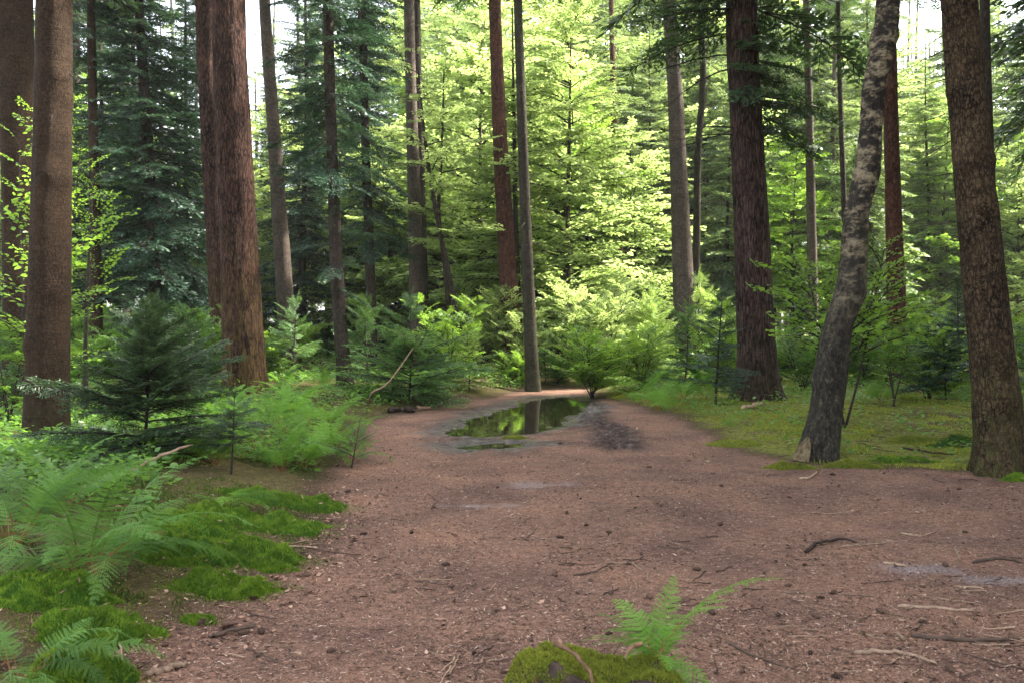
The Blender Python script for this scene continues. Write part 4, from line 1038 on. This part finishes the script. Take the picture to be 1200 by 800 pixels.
FR_MID = [frond(610 + i, 1.0, 20, True, 1.30 - 0.1 * i, 1.3 + 0.2 * i, 0.18).mesh('frond', [M['fern_bright'], M['frond_stalk']]) for i in range(4)]
FR_FAR = [frond(620 + i, 1.0, 15, False, 1.25 - 0.1 * i, 1.4 + 0.2 * i, 0.2) for i in range(4)]

def fern(label, p, n, L, meshes, seed, group=None, az=None, spread=math.pi, tilt=0.0):
    root = thing('fern', label, 'fern', p, 0, group)
    rng = np.random.default_rng(seed)
    for i in range(n):
        a = (i * 2.39996 + rng.normal(0, 0.3)) if az is None else az + rng.uniform(-spread, spread)
        o = link('frond', meshes[rng.integers(len(meshes))], root, (0.03 * math.cos(a), 0.03 * math.sin(a), 0), a, L * rng.uniform(0.62, 1.1))
        o.rotation_euler = (rng.normal(0, 0.25), rng.normal(tilt, 0.22), a)
    return root

def up(p, dz): return (p[0], p[1], p[2] + dz)
fern('large feathery fern with reddish stalks spreading over the moss at the left edge', hit(100, 682), 17, .95, FR_FINE, 701)
fern('second large fern filling the left edge behind the reddish-stalked fern', hit(18, 640), 14, 1.0, FR_FINE, 702)
fern('fern at the knotted left trunk foot, rearmost at the left edge', hit(70, 600), 11, 0.8, FR_FINE, 711)
fern('light green fern in the bottom left corner in front of the dark moss', hit(22, 796), 15, 0.60, FR_FINE, 703)
fern('small pale fern of few low fronds on moss beside the long broken branch', hit(262, 590), 6, 0.50, FR_WIDE, 704, tilt=0.3)
LEFTF = [(352, 548, 1.0, 12), (305, 528, .85, 11), (392, 530, .9, 11), (330, 508, .95, 11), (415, 540, .6, 9), (286, 500, .9, 11), (368, 500, .8, 10), (330, 552, .6, 9), (385, 500, .7, 9), (250, 545, .6, 9)]
for i, (px, py, L, n) in enumerate(LEFTF):
    fern('bright green fern in the patch between the huge red trunk and the path', hit(px, py), n, L, FR_MID, 720 + i, 'bright ferns in front of the huge red trunk')
RIGHTF = [(772, 480, .9, 12), (800, 470, .95, 12), (748, 474, .7, 10), (825, 468, .85, 11), (790, 482, .6, 9), (760, 464, .8, 10)]
for i, (px, py, L, n) in enumerate(RIGHTF):
    fern('bright green fern on the right bank between the puddle bush and purple-brown trunk', hit(px, py), n, L, FR_MID, 740 + i, 'ferns on the right bank')
fern('compact bright fern behind the birch in the moss under the leafy bush', hit(1033, 472), 12, 0.75, FR_MID, 751)
fern('fern close behind the slim shaggy fir trunk', hit(378, 458), 11, 0.9, FR_MID, 752)
def far_ferns():
    src = []
    rng = np.random.default_rng(31)
    for v in range(3):
        g = Geo()
        for i in range(9):
            g.place(FR_FAR[i % 4].arrays(), rot('z', i * 2.4) @ rot('x', rng.normal(0, 0.12)) @ rot('y', rng.normal(0, 0.12)) * rng.uniform(0.6, 1.0), (0, 0, 0), rng.normal(0, 0.1))
        src.append(g.mesh('fern', [M['fern_bright'], M['frond_stalk']]))
    n = 0
    while n < 70:
        Y = rng.uniform(11, 34); px = rng.uniform(-60, 1260); x = (px - 600) / FPX * Y
        if poly_sd(x, Y, PATH)[0] < 0.5: continue
        if px > 820 and Y < 18.5: continue
        side = px < 600
        o = link('fern', src[rng.integers(3)], None, (x, Y, g1(x, Y)), rng.uniform(0, 6.28), rng.uniform(0.5, 1.0))
        tag(o, 'small fern in the undergrowth among the trees on the left of the path' if side else 'small fern in the undergrowth among the trees on the right of the path', 'fern', 'undergrowth ferns left of the path' if side else 'undergrowth ferns right of the path')
        n += 1
far_ferns()

# ------------------------------------------------------------------ moss
def blades(P, N, L, W, rng, spread=0.5):
    D = N + rng.normal(0, spread, P.shape)
    return strips(P, D, L, W, rng, 1.0)
def moss_mound(label, px, py, rx, ry, h, seed, n=9000, mat='moss', group=None, rz=0.0):
    p = hit(px, py); rng = np.random.default_rng(seed); g = Geo()
    nr, nt = 22, 60
    r = np.linspace(0.02, 1, nr) ** 0.8; th = np.linspace(0, 2 * math.pi, nt, endpoint=False)
    def surf(rr, tt):
        edge = 1 + 0.55 * n2(np.cos(tt) * 2.3 + seed, np.sin(tt) * 2.3, 1.0, seed, 4)
        lx, ly = rr * edge * rx * np.cos(tt), rr * edge * ry * np.sin(tt)
        x = p[0] + lx * math.cos(rz) - ly * math.sin(rz); y = p[1] + lx * math.sin(rz) + ly * math.cos(rz)
        lump = np.clip(0.85 + 1.5 * n2(x, y, 7.5, seed + 3, 2), 0.08, 2.2)
        lump = lump + 0.55 * n2(x, y, 15, seed + 4, 2)
        z = ground(x, y) + 0.72 * h * np.clip(1 - rr ** 3.0, 0, 1) ** 0.7 * lump - 0.012 * np.where(rr > 1, 0.3, rr ** 6)
        return np.stack([x, y, z], 1) - p
    RR, TT = np.meshgrid(r, th, indexing='ij')
    V = surf(RR.ravel(), TT.ravel())
    i = np.arange(nr - 1)[:, None] * nt; j = np.arange(nt)[None, :]; j2 = (j + 1) % nt
    g.add(V, np.stack([i + j, i + j2, i + nt + j2, i + nt + j], -1).reshape(-1, 4), 0.0, 0)  # base coloured darkest, painting shade into the gaps between blades
    rr = np.sqrt(rng.random(n)); tt = rng.uniform(0, 2 * math.pi, n)
    k = rng.random(n) < 0.16; rr[k] = 0.92 + 0.45 * rng.random(k.sum()) ** 2.2      # ragged fringe
    P = surf(rr, tt)
    c = surf(rr * 0.97, tt)
    out = P - c; out /= np.linalg.norm(out, axis=1, keepdims=True) + 1e-9
    N = np.array([0, 0, 1.0]) + out * 0.35 * (rr ** 2)[:, None]
    V, F = blades(P - np.array([0, 0, 0.004]), N, 0.020 * rng.uniform(0.5, 1.6, n), 0.0050, rng, 0.45)
    wx = 0.5 * n2(P[:, 0] + p[0], P[:, 1] + p[1], 6.0, seed) + 0.6 * n2(P[:, 0] + p[0], P[:, 1] + p[1], 34.0, seed + 1, 1)
    g.add(V, F, np.clip(0.45 + 0.75 * wx + rng.normal(0, 0.16, n), 0, 1), 0)
    q = max(8, n // 180); rr = np.sqrt(rng.random(q)) * 1.1; tt = rng.uniform(0, 6.283, q); P = surf(rr, tt) + [0, 0, 0.014]; a = rng.uniform(0, 6.28, q)
    V, F = strips(P, np.stack([np.cos(a), np.sin(a), rng.normal(0, 0.3, q)], 1), rng.uniform(0.015, 0.06, q), rng.uniform(0.003, 0.010, q), rng, 0.4); g.add(V, F, rng.beta(2, 2, q), 1)
    o = g.build('moss_cushion', [M[mat], M['litter']], None, False, p)
    return tag(o, label, 'moss', group)
MOSS = [('broad bright moss cushion nearest the path, lowest of the left moss run', 268, 690, .30, .20, .10, 14000), ('rounded moss cushion just above the broad one nearest the path', 285, 655, .36, .20, .10, 13000),
        ('moss cushion in the middle of the left moss run touching the fern fronds', 205, 652, .40, .24, .13, 13000), ('long flat moss mat at the path edge in the upper left moss run', 300, 612, .52, .22, .09, 14000),
        ('far moss mat at the top of the left moss run beside the path', 335, 588, .55, .24, .08, 12000), ('moss cushion left of the long flat mat, below the small pale fern', 228, 618, .36, .24, .11, 11000),
        ('dark moss cushion behind the bottom corner fern', 115, 742, .26, .20, .13, 13000), ('dark moss cushion at the very bottom beside the corner fern', 92, 795, .24, .16, .10, 11000),
        ('shaded moss cushion below the reddish-stalked fern', 50, 700, .32, .2, .14, 11000), ('small moss tuft on bare soil between the moss run and the bottom edge', 232, 728, .08, .06, .04, 1800), ('tiny moss tuft under the dark cushion on pale litter', 178, 742, .07, .05, .03, 1500),
        ('small moss tuft on the right side of the broad cushion', 325, 668, .11, .07, .04, 2500)]
for i, (lab, px, py, rx, ry, h, n) in enumerate(MOSS): moss_mound(lab, px, py, rx, ry, h, 801 + i, n)
RM = [('moss tuft on the brown needles just right of the birch foot', 1000, 546, .30, .12, .05, 3500), ('bright moss tuft in front of the mossy right bank', 1058, 540, .34, .14, .06, 3500), ('moss cushion touching the left of the scaly right trunk', 1132, 520, .42, .24, .10, 6000),
      ('small bright moss hummock rising out of the front of the puddle', 602, 513, .16, .10, .05, 2500), ('moss apron at the split foot of the birch', 925, 548, .26, .12, .05, 3000), ('moss tuft at the right edge in front of the scaly trunk foot', 1196, 562, .16, .10, .06, 3500), ('moss patch on the bank between the birch and scaly trunk', 1085, 517, .5, .25, .06, 5000), ('flat moss patch at the left rim of the mossy right bank', 860, 520, .35, .3, .04, 3500)]
for i, (lab, px, py, rx, ry, h, n) in enumerate(RM): moss_mound(lab, px, py, rx, ry, h, 831 + i, n, ('moss_gold', 'moss', 'moss_deep')[(0, 1, 2, 0, 0, 1, 0, 0)[i]])

def moss_carpet():
    rng = np.random.default_rng(61); n = 150000
    Y = 8.6 + 13 * rng.random(n) ** 1.3; px = rng.uniform(690, 1230, n); x = (px - 600) / FPX * Y
    sd = poly_sd(x, Y, PATH) + 0.3 * n2(x, Y, 1.6, 3, 3)
    w = n2(x, Y, 1.3, 62, 3) + 0.35 * n2(x, Y, 5, 63)
    k = (sd > 0.10 + 0.25 * rng.random(n)) & (w > -0.08 + 0.16 * rng.random(n))
    x, Y, w = x[k], Y[k], w[k]; m = len(x)
    P = np.stack([x, Y, ground(x, Y) - 0.004], 1)
    V, F = blades(P, np.array([0, 0, 1.0]), (0.018 + 0.05 * np.clip(n2(x, Y, 3.0, 67, 3) + 0.4, 0, 1)) * rng.uniform(0.5, 1.4, m), 0.010, rng, 0.6)
    g = Geo(); g.add(V, F, np.clip(0.5 + 0.6 * w + rng.normal(0, 0.2, m), 0, 1), 0)
    tag(g.build('moss_carpet', M['moss_gold']), 'golden green moss covering the right bank around the birch', 'moss', kind='stuff')
moss_carpet()

def left_moss():
    rng = np.random.default_rng(64); n = 90000
    Y = 4.2 + 11 * rng.random(n) ** 1.3; px = rng.uniform(-40, 460, n); x = (px - 600) / FPX * Y
    sd = poly_sd(x, Y, PATH) + 0.3 * n2(x, Y, 1.6, 3, 3); w = n2(x, Y, 1.5, 65, 3) + 0.4 * n2(x, Y, 6, 66)
    k = (sd > 0.15 + 0.2 * rng.random(n)) & (w > -0.12 + 0.1 * rng.random(n)); x, Y, w = x[k], Y[k], w[k]; m = len(x)
    P = np.stack([x, Y, ground(x, Y) - 0.003], 1)
    V, F = blades(P, np.array([0, 0, 1.0]), 0.030 * rng.uniform(0.5, 1.4, m), 0.007, rng, 0.55)
    g = Geo(); g.add(V, F, np.clip(0.4 + 0.5 * w + rng.normal(0, 0.2, m), 0, 1), 0)
    tag(g.build('moss_carpet', M['moss_deep']), 'thin green moss patches on the dark soil of the left bank', 'moss', kind='stuff')
left_moss()

def undergrowth():
    """low sprigs of leaves and seedlings over the shaded floor"""
    rng = np.random.default_rng(71); n = 26000
    Y = 8.5 + 32 * rng.random(n) ** 1.4; px = rng.uniform(-60, 1260, n); Y = np.where((px < 190) & (rng.random(n) < 0.10), rng.uniform(6.3, 9, n), Y); x = (px - 600) / FPX * Y
    sd = poly_sd(x, Y, PATH) + 0.4 * n2(x, Y, 1.2, 72, 3)
    k = (sd > 0.45) & (n2(x, Y, 0.8, 73, 3) > -0.2) & ~((px > 860) & (Y < 15.5) & (rng.random(n) < 0.88))
    x, Y = x[k], Y[k]; m = len(x)
    z = ground(x, Y)
    g = Geo()
    h = rng.uniform(0.03, 0.30, m)
    for q in range(6):
        a = rng.uniform(0, 6.28, m); rr = rng.uniform(0.02, 0.10, m)
        P = np.stack([x + rr * np.cos(a), Y + rr * np.sin(a), z + h * rng.uniform(0.5, 1.0, m)], 1)
        D = np.stack([np.cos(a), np.sin(a), rng.normal(0.1, 0.3, m)], 1)
        ll = rng.uniform(0.04, 0.10, m)
        V, F = strips(P, D, ll, ll * 0.55, rng, 0.4)
        g.add(V, F, np.clip(0.45 + rng.normal(0, 0.25, m), 0, 1), 0)
    P = np.stack([x, Y, z - 0.01], 1)
    V, F = strips(P, np.tile([0, 0, 1.0], (m, 1)) + rng.normal(0, 0.2, (m, 3)), h, 0.006, rng, 0.5); g.add(V, F, 0.2, 0)
    tag(g.build('undergrowth', M['leaf']), 'low seedlings and leaves covering the forest floor', 'undergrowth', kind='stuff')
undergrowth()

# ------------------------------------------------------------------ stump in front with its fern
def stump():
    c = at(700, 790, 3.02); gz = g1(c[0], c[1])
    root = thing('mossy_stump', 'low mossy rotten stump at the bottom edge of the path', 'stump', (c[0], c[1], gz))
    g = Geo(); nr, nt = 22, 64; rx, ry, H = 0.40, 0.25, at(700, 783, 3.0)[2] - gz
    r = np.linspace(0.02, 1, nr); th = np.linspace(0, 2 * math.pi, nt, endpoint=False)
    def surf(rr, tt):
        e = 1 + 0.14 * n2(np.cos(tt) * 1.5, np.sin(tt) * 1.5, 1.2, 91, 3)
        x = rr * e * rx * np.cos(tt); y = rr * e * ry * np.sin(tt)
        z = H * (1 - np.clip((rr - 0.55) / 0.45, 0, 1) ** 2.0 * 1.15) + 0.055 * n2(x, y, 7, 92, 3) + 0.03 * n2(x, y, 22, 95, 3) + 0.05 * np.exp(-((x + 0.16) / 0.10) ** 2 - (y / 0.2) ** 2) - 0.045 * np.exp(-((x - 0.04) / 0.10) ** 2 - ((y + 0.15) / 0.2) ** 2)
        return np.stack([x, y, z], 1)
    RR, TT = np.meshgrid(r, th, indexing='ij'); V = surf(RR.ravel(), TT.ravel())
    i = np.arange(nr - 1)[:, None] * nt; j = np.arange(nt)[None, :]; j2 = (j + 1) % nt
    g.add(V, np.stack([i + j, i + j2, i + nt + j2, i + nt + j], -1).reshape(-1, 4), 0.5, 0)
    g.build('wood', M['stick_dark'], root, True)
    rng = np.random.default_rng(93); n = 60000
    rr = np.sqrt(rng.random(n)); tt = rng.uniform(0, 6.283, n); P = surf(rr, tt)
    w = n2(P[:, 0], P[:, 1], 9, 94, 3); k = w > -0.42 + 0.2 * rng.random(n)
    P, w, m = P[k], w[k], int(k.sum())
    V, F = blades(P, np.array([0, 0, 1.0]) + P * [1.2, 1.2, 0], 0.013 * rng.uniform(0.5, 1.4, m), 0.0035, rng, 0.5)
    q = Geo(); q.add(V, F, np.clip(0.45 + 0.5 * w + rng.normal(0, 0.2, m), 0, 1), 0)
    q.build('moss', M['moss_gold'], root)
    for pts, rad in ([(-0.15, 0.0, H + .085), (-0.10, -0.05, H + .075), (-0.05, -0.11, H + .045), (-0.02, -0.2, H - .02)], .012), ([(0.17, 0.10, H + .045), (0.13, 0.05, H + .05), (0.09, -0.03, H + .035)], .012), ([(-.22, -.14, H - .04), (-.225, -.15, H + .03)], .008):
        ln_ = smooth_line([(*a, 0) for a in pts], 10)[:, :3]; b = Geo(); ln_ = smooth_line(np.hstack([ln_, np.zeros((10, 1))]), 30)[:, :3]; V, F = tube(ln_, 0.75 * rad * np.linspace(1, 0.5, 30), 8); V = V + (fbm(V * 45, 96, 3) * 0.006)[:, None]; b.add(V, F); b.build('root', M['rotten'], root, True)
    return c, H, gz
sc_, sH, sgz = stump()
f = fern('small bright fern sprouting from behind the mossy stump at the bottom', (at(772, 770, 3.12)[0], 3.16, sgz + sH - 0.02), 0, 0.4, FR_FINE, 760)
for a, L, rx_, ry_ in ((3.0, .30, .3, .25), (2.5, .30, .1, .0), (2.0, .28, 0, -.2), (1.5, .28, .2, -.2), (1.0, .28, -.2, -.1), (0.10, .66, -.5, .12), (-0.35, .28, .3, .7), (4.0, .24, 0, .3), (0.6, .26, -.3, .1), (-0.8, .26, .2, .8), (3.5, .28, .2, .3), (2.8, .24, .0, -.3), (5.2, .24, .3, .6), (4.6, .22, -.2, .4), (2.2, .32, -.3, -.5), (1.2, .32, .3, -.5)):
    o = link('frond', FR_WIDE[int(a * 7) % 4], f, (0, 0, 0), a, L); o.rotation_euler = (rx_, ry_, a)

# ------------------------------------------------------------------ needles, twigs, sticks and cones on the ground
def litter():
    rng = np.random.default_rng(81); g = Geo()
    def pts(n, y0, y1, pw, margin=0.5):
        Y = y0 + (y1 - y0) * rng.random(n) ** pw; x = rng.uniform(-1, 1, n) * (0.62 * Y + margin)
        return x, Y
    n = 330000; x, Y = pts(n, 2.4, 15, 1.35); sd = poly_sd(x, Y, PATH); wet = pud_sd(x, Y) < 0.35
    k = ~wet & ((sd < 0.2) | (rng.random(n) < 0.5)); x, Y = x[k], Y[k]; m = len(x)
    a = rng.uniform(0, 6.28, m); L = rng.uniform(0.012, 0.042, m); W = rng.uniform(0.0018, 0.0042, m)
    P = np.stack([x, Y, ground(x, Y) + rng.uniform(0.001, 0.006, m)], 1); D = np.stack([np.cos(a), np.sin(a), rng.normal(0, 0.12, m)], 1)
    V, F = strips(P, D, L, W, rng, 0.35); g.add(V, F, np.clip(rng.normal(0.40, 0.30, m), 0, 0.97), 0)
    n = 120000; x, Y = pts(n, 2.5, 14, 1.25); k = (pud_sd(x, Y) > 0.3) & (n2(x, Y, 1.4, 86, 3) + 0.5 * rng.random(n) > 0.12); x, Y = x[k], Y[k]; m = len(x)       # bark flakes and bits
    a = rng.uniform(0, 6.28, m); L = rng.gamma(1.6, 0.0065, m) + 0.005; W = L * rng.uniform(0.2, 0.6, m)
    P = np.stack([x, Y, ground(x, Y) + 0.004], 1); D = np.stack([np.cos(a), np.sin(a), rng.normal(0, 0.2, m)], 1)
    V, F = strips(P, D, L, W, rng, 0.4); g.add(V, F, np.where(rng.random(m) < 0.72, rng.uniform(0, 0.22, m), rng.uniform(0.4, 0.93, m)), 0)
    n = 4200; Y = rng.uniform(3, 8, n); x = rng.uniform(-2.6, -0.8, n) ; sd = poly_sd(x, Y, PATH); k = (np.abs(sd) < 0.45 * rng.random(n) + 0.1); x, Y = x[k], Y[k]; m = len(x)   # pale old leaves on the left edge
    a = rng.uniform(0, 6.28, m); L = rng.gamma(2.0, 0.009, m) + 0.01
    P = np.stack([x, Y, ground(x, Y) + 0.006], 1); D = np.stack([np.cos(a), np.sin(a), rng.normal(0, 0.3, m)], 1)
    V, F = strips(P, D, L, L * 0.6, rng, 0.45); g.add(V, F, rng.beta(2, 2, m) * 0.95, 0)
    tag(g.build('needle_litter', M['litter']), 'brown needles and bark flakes strewn over path and soil', 'litter', kind='stuff')
litter()

def stick(label, pix, rad, mat='stick', lift=0.0, seed=0, group=None, name='fallen_stick', cat='stick'):
    rng = np.random.default_rng(seed)
    P = np.array([hit(*q) for q in pix])
    line = smooth_line(P, max(8, 5 * len(P)))
    line[:, 2] = ground(line[:, 0], line[:, 1]) + rad * 0.7 + lift * np.linspace(0, 1, len(line))
    k = len(line); line[1:-1] += rng.normal(0, rad * 0.5, (k - 2, 3)) * [1, 1, 0.3]
    base = line.mean(0); g = Geo()
    rr = rad * np.linspace(1, 0.6, k) * (1 + rng.normal(0, 0.08, k)); rr[0] *= 0.6; rr[-1] *= 0.4
    V, F = tube(line - base, rr, 7); g.add(V, F)
    return tag(g.build(name, M[mat], None, True, base), label, cat, group)
ST = [('long broken branch lying between the big fern and the young spruce', [(128, 566), (175, 556), (226, 550)], .022, 'stick', .22),
      ('dark curved stick arching on the path below the scaly trunk', [(944, 648), (958, 639), (982, 635), (1005, 640)], .014, 'stick_dark', .02),
      ('straight thin stick beside the dark curved one', [(985, 641), (1020, 638), (1040, 636)], .008, 'stick', 0),
      ('thin grey twig with an upturned end, mid path', [(672, 674), (700, 671), (718, 663)], .007, 'stick_dark', .02),
      ('thick tan stick bending down at its right end, lower right', [(1000, 766), (1055, 766), (1098, 779)], .012, 'stick', 0),
      ('long straight stick pointing at the right edge, lower right', [(1052, 711), (1100, 713), (1146, 717)], .011, 'stick', 0),
      ('long dark root-like stick reaching the right edge near the bottom', [(1068, 746), (1130, 751), (1198, 750)], .012, 'stick_dark', 0),
      ('very thin straight stalk lying across the path centre-right', [(915, 694), (970, 695), (1025, 699)], .006, 'stick', 0),
      ('thin dark twig slanting down right of the stump fern', [(850, 753), (885, 770), (932, 785)], .007, 'stick_dark', 0),
      ('short reddish stub standing slightly up above the thick tan stick', [(1053, 742), (1060, 759)], .009, 'stick', 0.03),
      ('pale curved barkless stick lying in front of the birch foot', [(937, 561), (948, 560), (957, 553)], .014, 'stick_pale', 0),
      ('short log chunk at the bottom left by the dark moss', [(172, 792), (198, 786), (222, 781)], .018, 'stick', 0),
      ('dark forked twig at the left path edge below the moss', [(245, 748), (270, 742), (300, 740)], .012, 'stick_dark', .02),
      ('pale broken wood piece lying left of the purple-brown trunk foot', [(872, 481), (882, 478), (893, 477)], .045, 'stick_pale', .04),
      ('brown twig crossing the path edge beside the far moss mat', [(330, 640), (352, 641), (372, 643)], .009, 'stick', 0),
      ('thin stick pointing up the path, right of the thin grey twig', [(743, 681), (746, 690), (744, 700)], .006, 'stick', .02),
      ('short thick pale bit right of the dark curved stick', [(1035, 660), (1062, 664)], .010, 'stick_pale', 0),
      ('bent dark branch on the moss right of the birch', [(1058, 525), (1085, 532), (1120, 538)], .014, 'stick_dark', .05),
      ('grey bare branch lying on the moss under the leafy bush', [(1050, 488), (1075, 505), (1110, 512)], .012, 'stick', .06),
      ('dark small log under the hemlock bush at the path edge', [(455, 484), (470, 482), (486, 484)], .06, 'stick_dark', 0),
      ('tan log end under the hemlock bush beside the muddy edge', [(488, 480), (505, 479)], .045, 'stick_pale', 0),
      ('stick lying at the far right under the bottom sandy patch', [(1140, 660), (1170, 655), (1198, 660)], .012, 'stick_dark', 0),
      ('slim brown stick left of the sandy patch', [(1055, 625), (1080, 628), (1100, 622)], .008, 'stick', 0)]
for i, (lab, pix, rad, mat, lift) in enumerate(ST): stick(lab, pix, rad, mat, lift, 900 + i)
def leaning_branch():
    a = hit(432, 474); b = at(484, 408, a[1] - 0.2); c = at(455, 448, a[1] - 0.5); d = at(436, 460, a[1] - 0.45)
    ln_ = smooth_line([(*a, 0), (*d, 0), (*c, 0), (*b, 0)], 14)[:, :3]; g = Geo(); V, F = tube(ln_ - a, np.linspace(.022, .008, 14), 6); g.add(V, F)
    tag(g.build('dead_branch', M['stick'], None, True, a), 'pale bare branch leaning up against the rounded hemlock bush', 'branch')
leaning_branch()
def scatter_sticks():
    rng = np.random.default_rng(98); n = 0
    forms = []
    for v in range(6):
        k = 8; t = np.linspace(-0.5, 0.5, k); L = np.stack([t, 0.07 * np.cumsum(rng.normal(0, 0.4, k)), 0.015 * rng.normal(0, 1, k)], 1)
        g = Geo(); V, F = tube(L, 0.024 * np.linspace(1, 0.55, k), 6); g.add(V, F)
        if v % 2:
            q = np.array([L[4], L[4] + [0.16, 0.14, 0.02], L[4] + [0.28, 0.17, 0.0]]); V, F = tube(q, [0.016, 0.012, 0.006], 5); g.add(V, F)
        forms.append({m: g.mesh('fallen_twig', M[m], True) for m in ('stick', 'stick_dark', 'stick_pale')})
    lab = {'stick': ('small tan twig strewn on the brown path needles', 'tan twigs strewn on the path'), 'stick_dark': ('small dark twig strewn on the brown path needles', 'dark twigs strewn on the path'), 'stick_pale': ('small pale barkless twig strewn on the path needles', 'pale twigs strewn on the path')}
    while n < 230:
        px, py = rng.uniform(130, 1200), 545 + 255 * rng.random() ** 0.8
        if px < 700 and rng.random() < 0.45: continue
        p = hit(px, py)
        if n2(p[0], p[1], 0.9, 97)[0] + rng.random() * 0.7 < 0.2: continue
        if poly_sd(p[0], p[1], PATH)[0] > 0.15: continue
        m = rng.choice(['stick', 'stick_dark', 'stick_pale'], p=[.50, .44, .06])
        L = 0.05 + rng.gamma(2.0, 0.045)
        o = link('fallen_twig', forms[rng.integers(6)][m], None, (p[0], p[1], p[2] + 0.010), rng.normal(0, 0.6) + (math.pi if rng.random() < .5 else 0) if rng.random() < .6 else rng.uniform(0, 6.28), 1)
        th = np.clip(0.22 / L, 0.6, 2.4) * rng.uniform(0.5, 1.0) * L
        o.scale = (L, min(th, L), min(th, L)); o.rotation_euler[0] = rng.uniform(0, 6.28)
        tag(o, lab[m][0], 'twig', lab[m][1]); n += 1
scatter_sticks()
def bank_twigs():
    rng = np.random.default_rng(197); n = 0
    forms = [o for o in bpy.data.meshes if o.name.startswith('fallen_twig') and o.users and o.materials[0].name != 'pale_barkless_stick']
    while n < 70:
        px, py = rng.uniform(840, 1195), rng.uniform(475, 556); p = hit(px, py)
        if poly_sd(p[0], p[1], PATH)[0] < 0.1: continue
        L = 0.10 + rng.gamma(2.0, 0.08); th = np.clip(0.25 / L, 0.5, 1.6) * L
        o = link('fallen_twig', forms[rng.integers(len(forms))], None, (p[0], p[1], p[2] + 0.035), rng.uniform(0, 6.28), 1); o.scale = (L, min(th, L), min(th, L)); o.rotation_euler[0] = rng.uniform(0, 6.28)
        tag(o, 'thin twig lying in the golden moss of the right bank', 'twig', 'twigs in the moss of the right bank'); n += 1
bank_twigs()
def cones():
    rng = np.random.default_rng(99); ms = []
    for v in range(4):
        g = Geo(); k = 12; t = np.linspace(0, 1, k); r = 0.5 * np.sin(np.clip(t * 0.93 + 0.05, 0, 1) * math.pi) ** 0.7 * (1 - 0.3 * t) * (1 + 0.22 * (np.arange(k) % 2)) * 0.5
        V, F = tube(np.stack([t - 0.5, 0.04 * np.sin(t * 5 + v), np.zeros(k)], 1), np.maximum(r, 0.02), 9)
        V = V + rng.normal(0, 0.02, V.shape); g.add(V, F); ms.append(g.mesh('fir_cone', M['cone']))
    sp = [(692, 681)]
    while len(sp) < 75: sp.append((rng.uniform(170, 1190), 520 + 280 * rng.random()))
    for i, (px, py) in enumerate(sp):
        p = hit(px, py)
        if poly_sd(p[0], p[1], PATH)[0] > 0.2 or pud_sd(p[0], p[1])[0] < 0.1: continue
        s = rng.uniform(0.03, 0.065)
        o = link('fir_cone', ms[rng.integers(4)], None, (p[0], p[1], p[2] + s * 0.2), rng.uniform(0, 6.28), s)
        tag(o, 'rounded brown cone beside the thin grey twig in the middle of the path' if i == 0 else 'small dark fir cone lying on the brown path', 'cone', None if i == 0 else 'fir cones on the path')
cones()
def haze():
    g = Geo(); x0, x1, y0, y1, z0, z1 = -470, 470, -90, 740, -4, 75
    V = [(x0, y0, z0), (x1, y0, z0), (x1, y1, z0), (x0, y1, z0), (x0, y0, z1), (x1, y0, z1), (x1, y1, z1), (x0, y1, z1)]
    g.add(V, [[0, 3, 2, 1], [4, 5, 6, 7], [0, 1, 5, 4], [1, 2, 6, 5], [2, 3, 7, 6], [3, 0, 4, 7]])
    m, nt, nd, ln = new_mat('forest_air')
    v = nd('ShaderNodeVolumePrincipled'); v.inputs['Density'].default_value = 0.0004; v.inputs['Color'].default_value = (0.93, 0.96, 0.93, 1); v.inputs['Anisotropy'].default_value = 0.2
    o = nd('ShaderNodeOutputMaterial'); ln(v.outputs[0], o.inputs['Volume'])
    tag(g.build('haze', m), 'faint bright haze in the forest air', 'haze', kind='stuff')
haze()
print('faces', sum(len(m.polygons) for m in bpy.data.meshes))
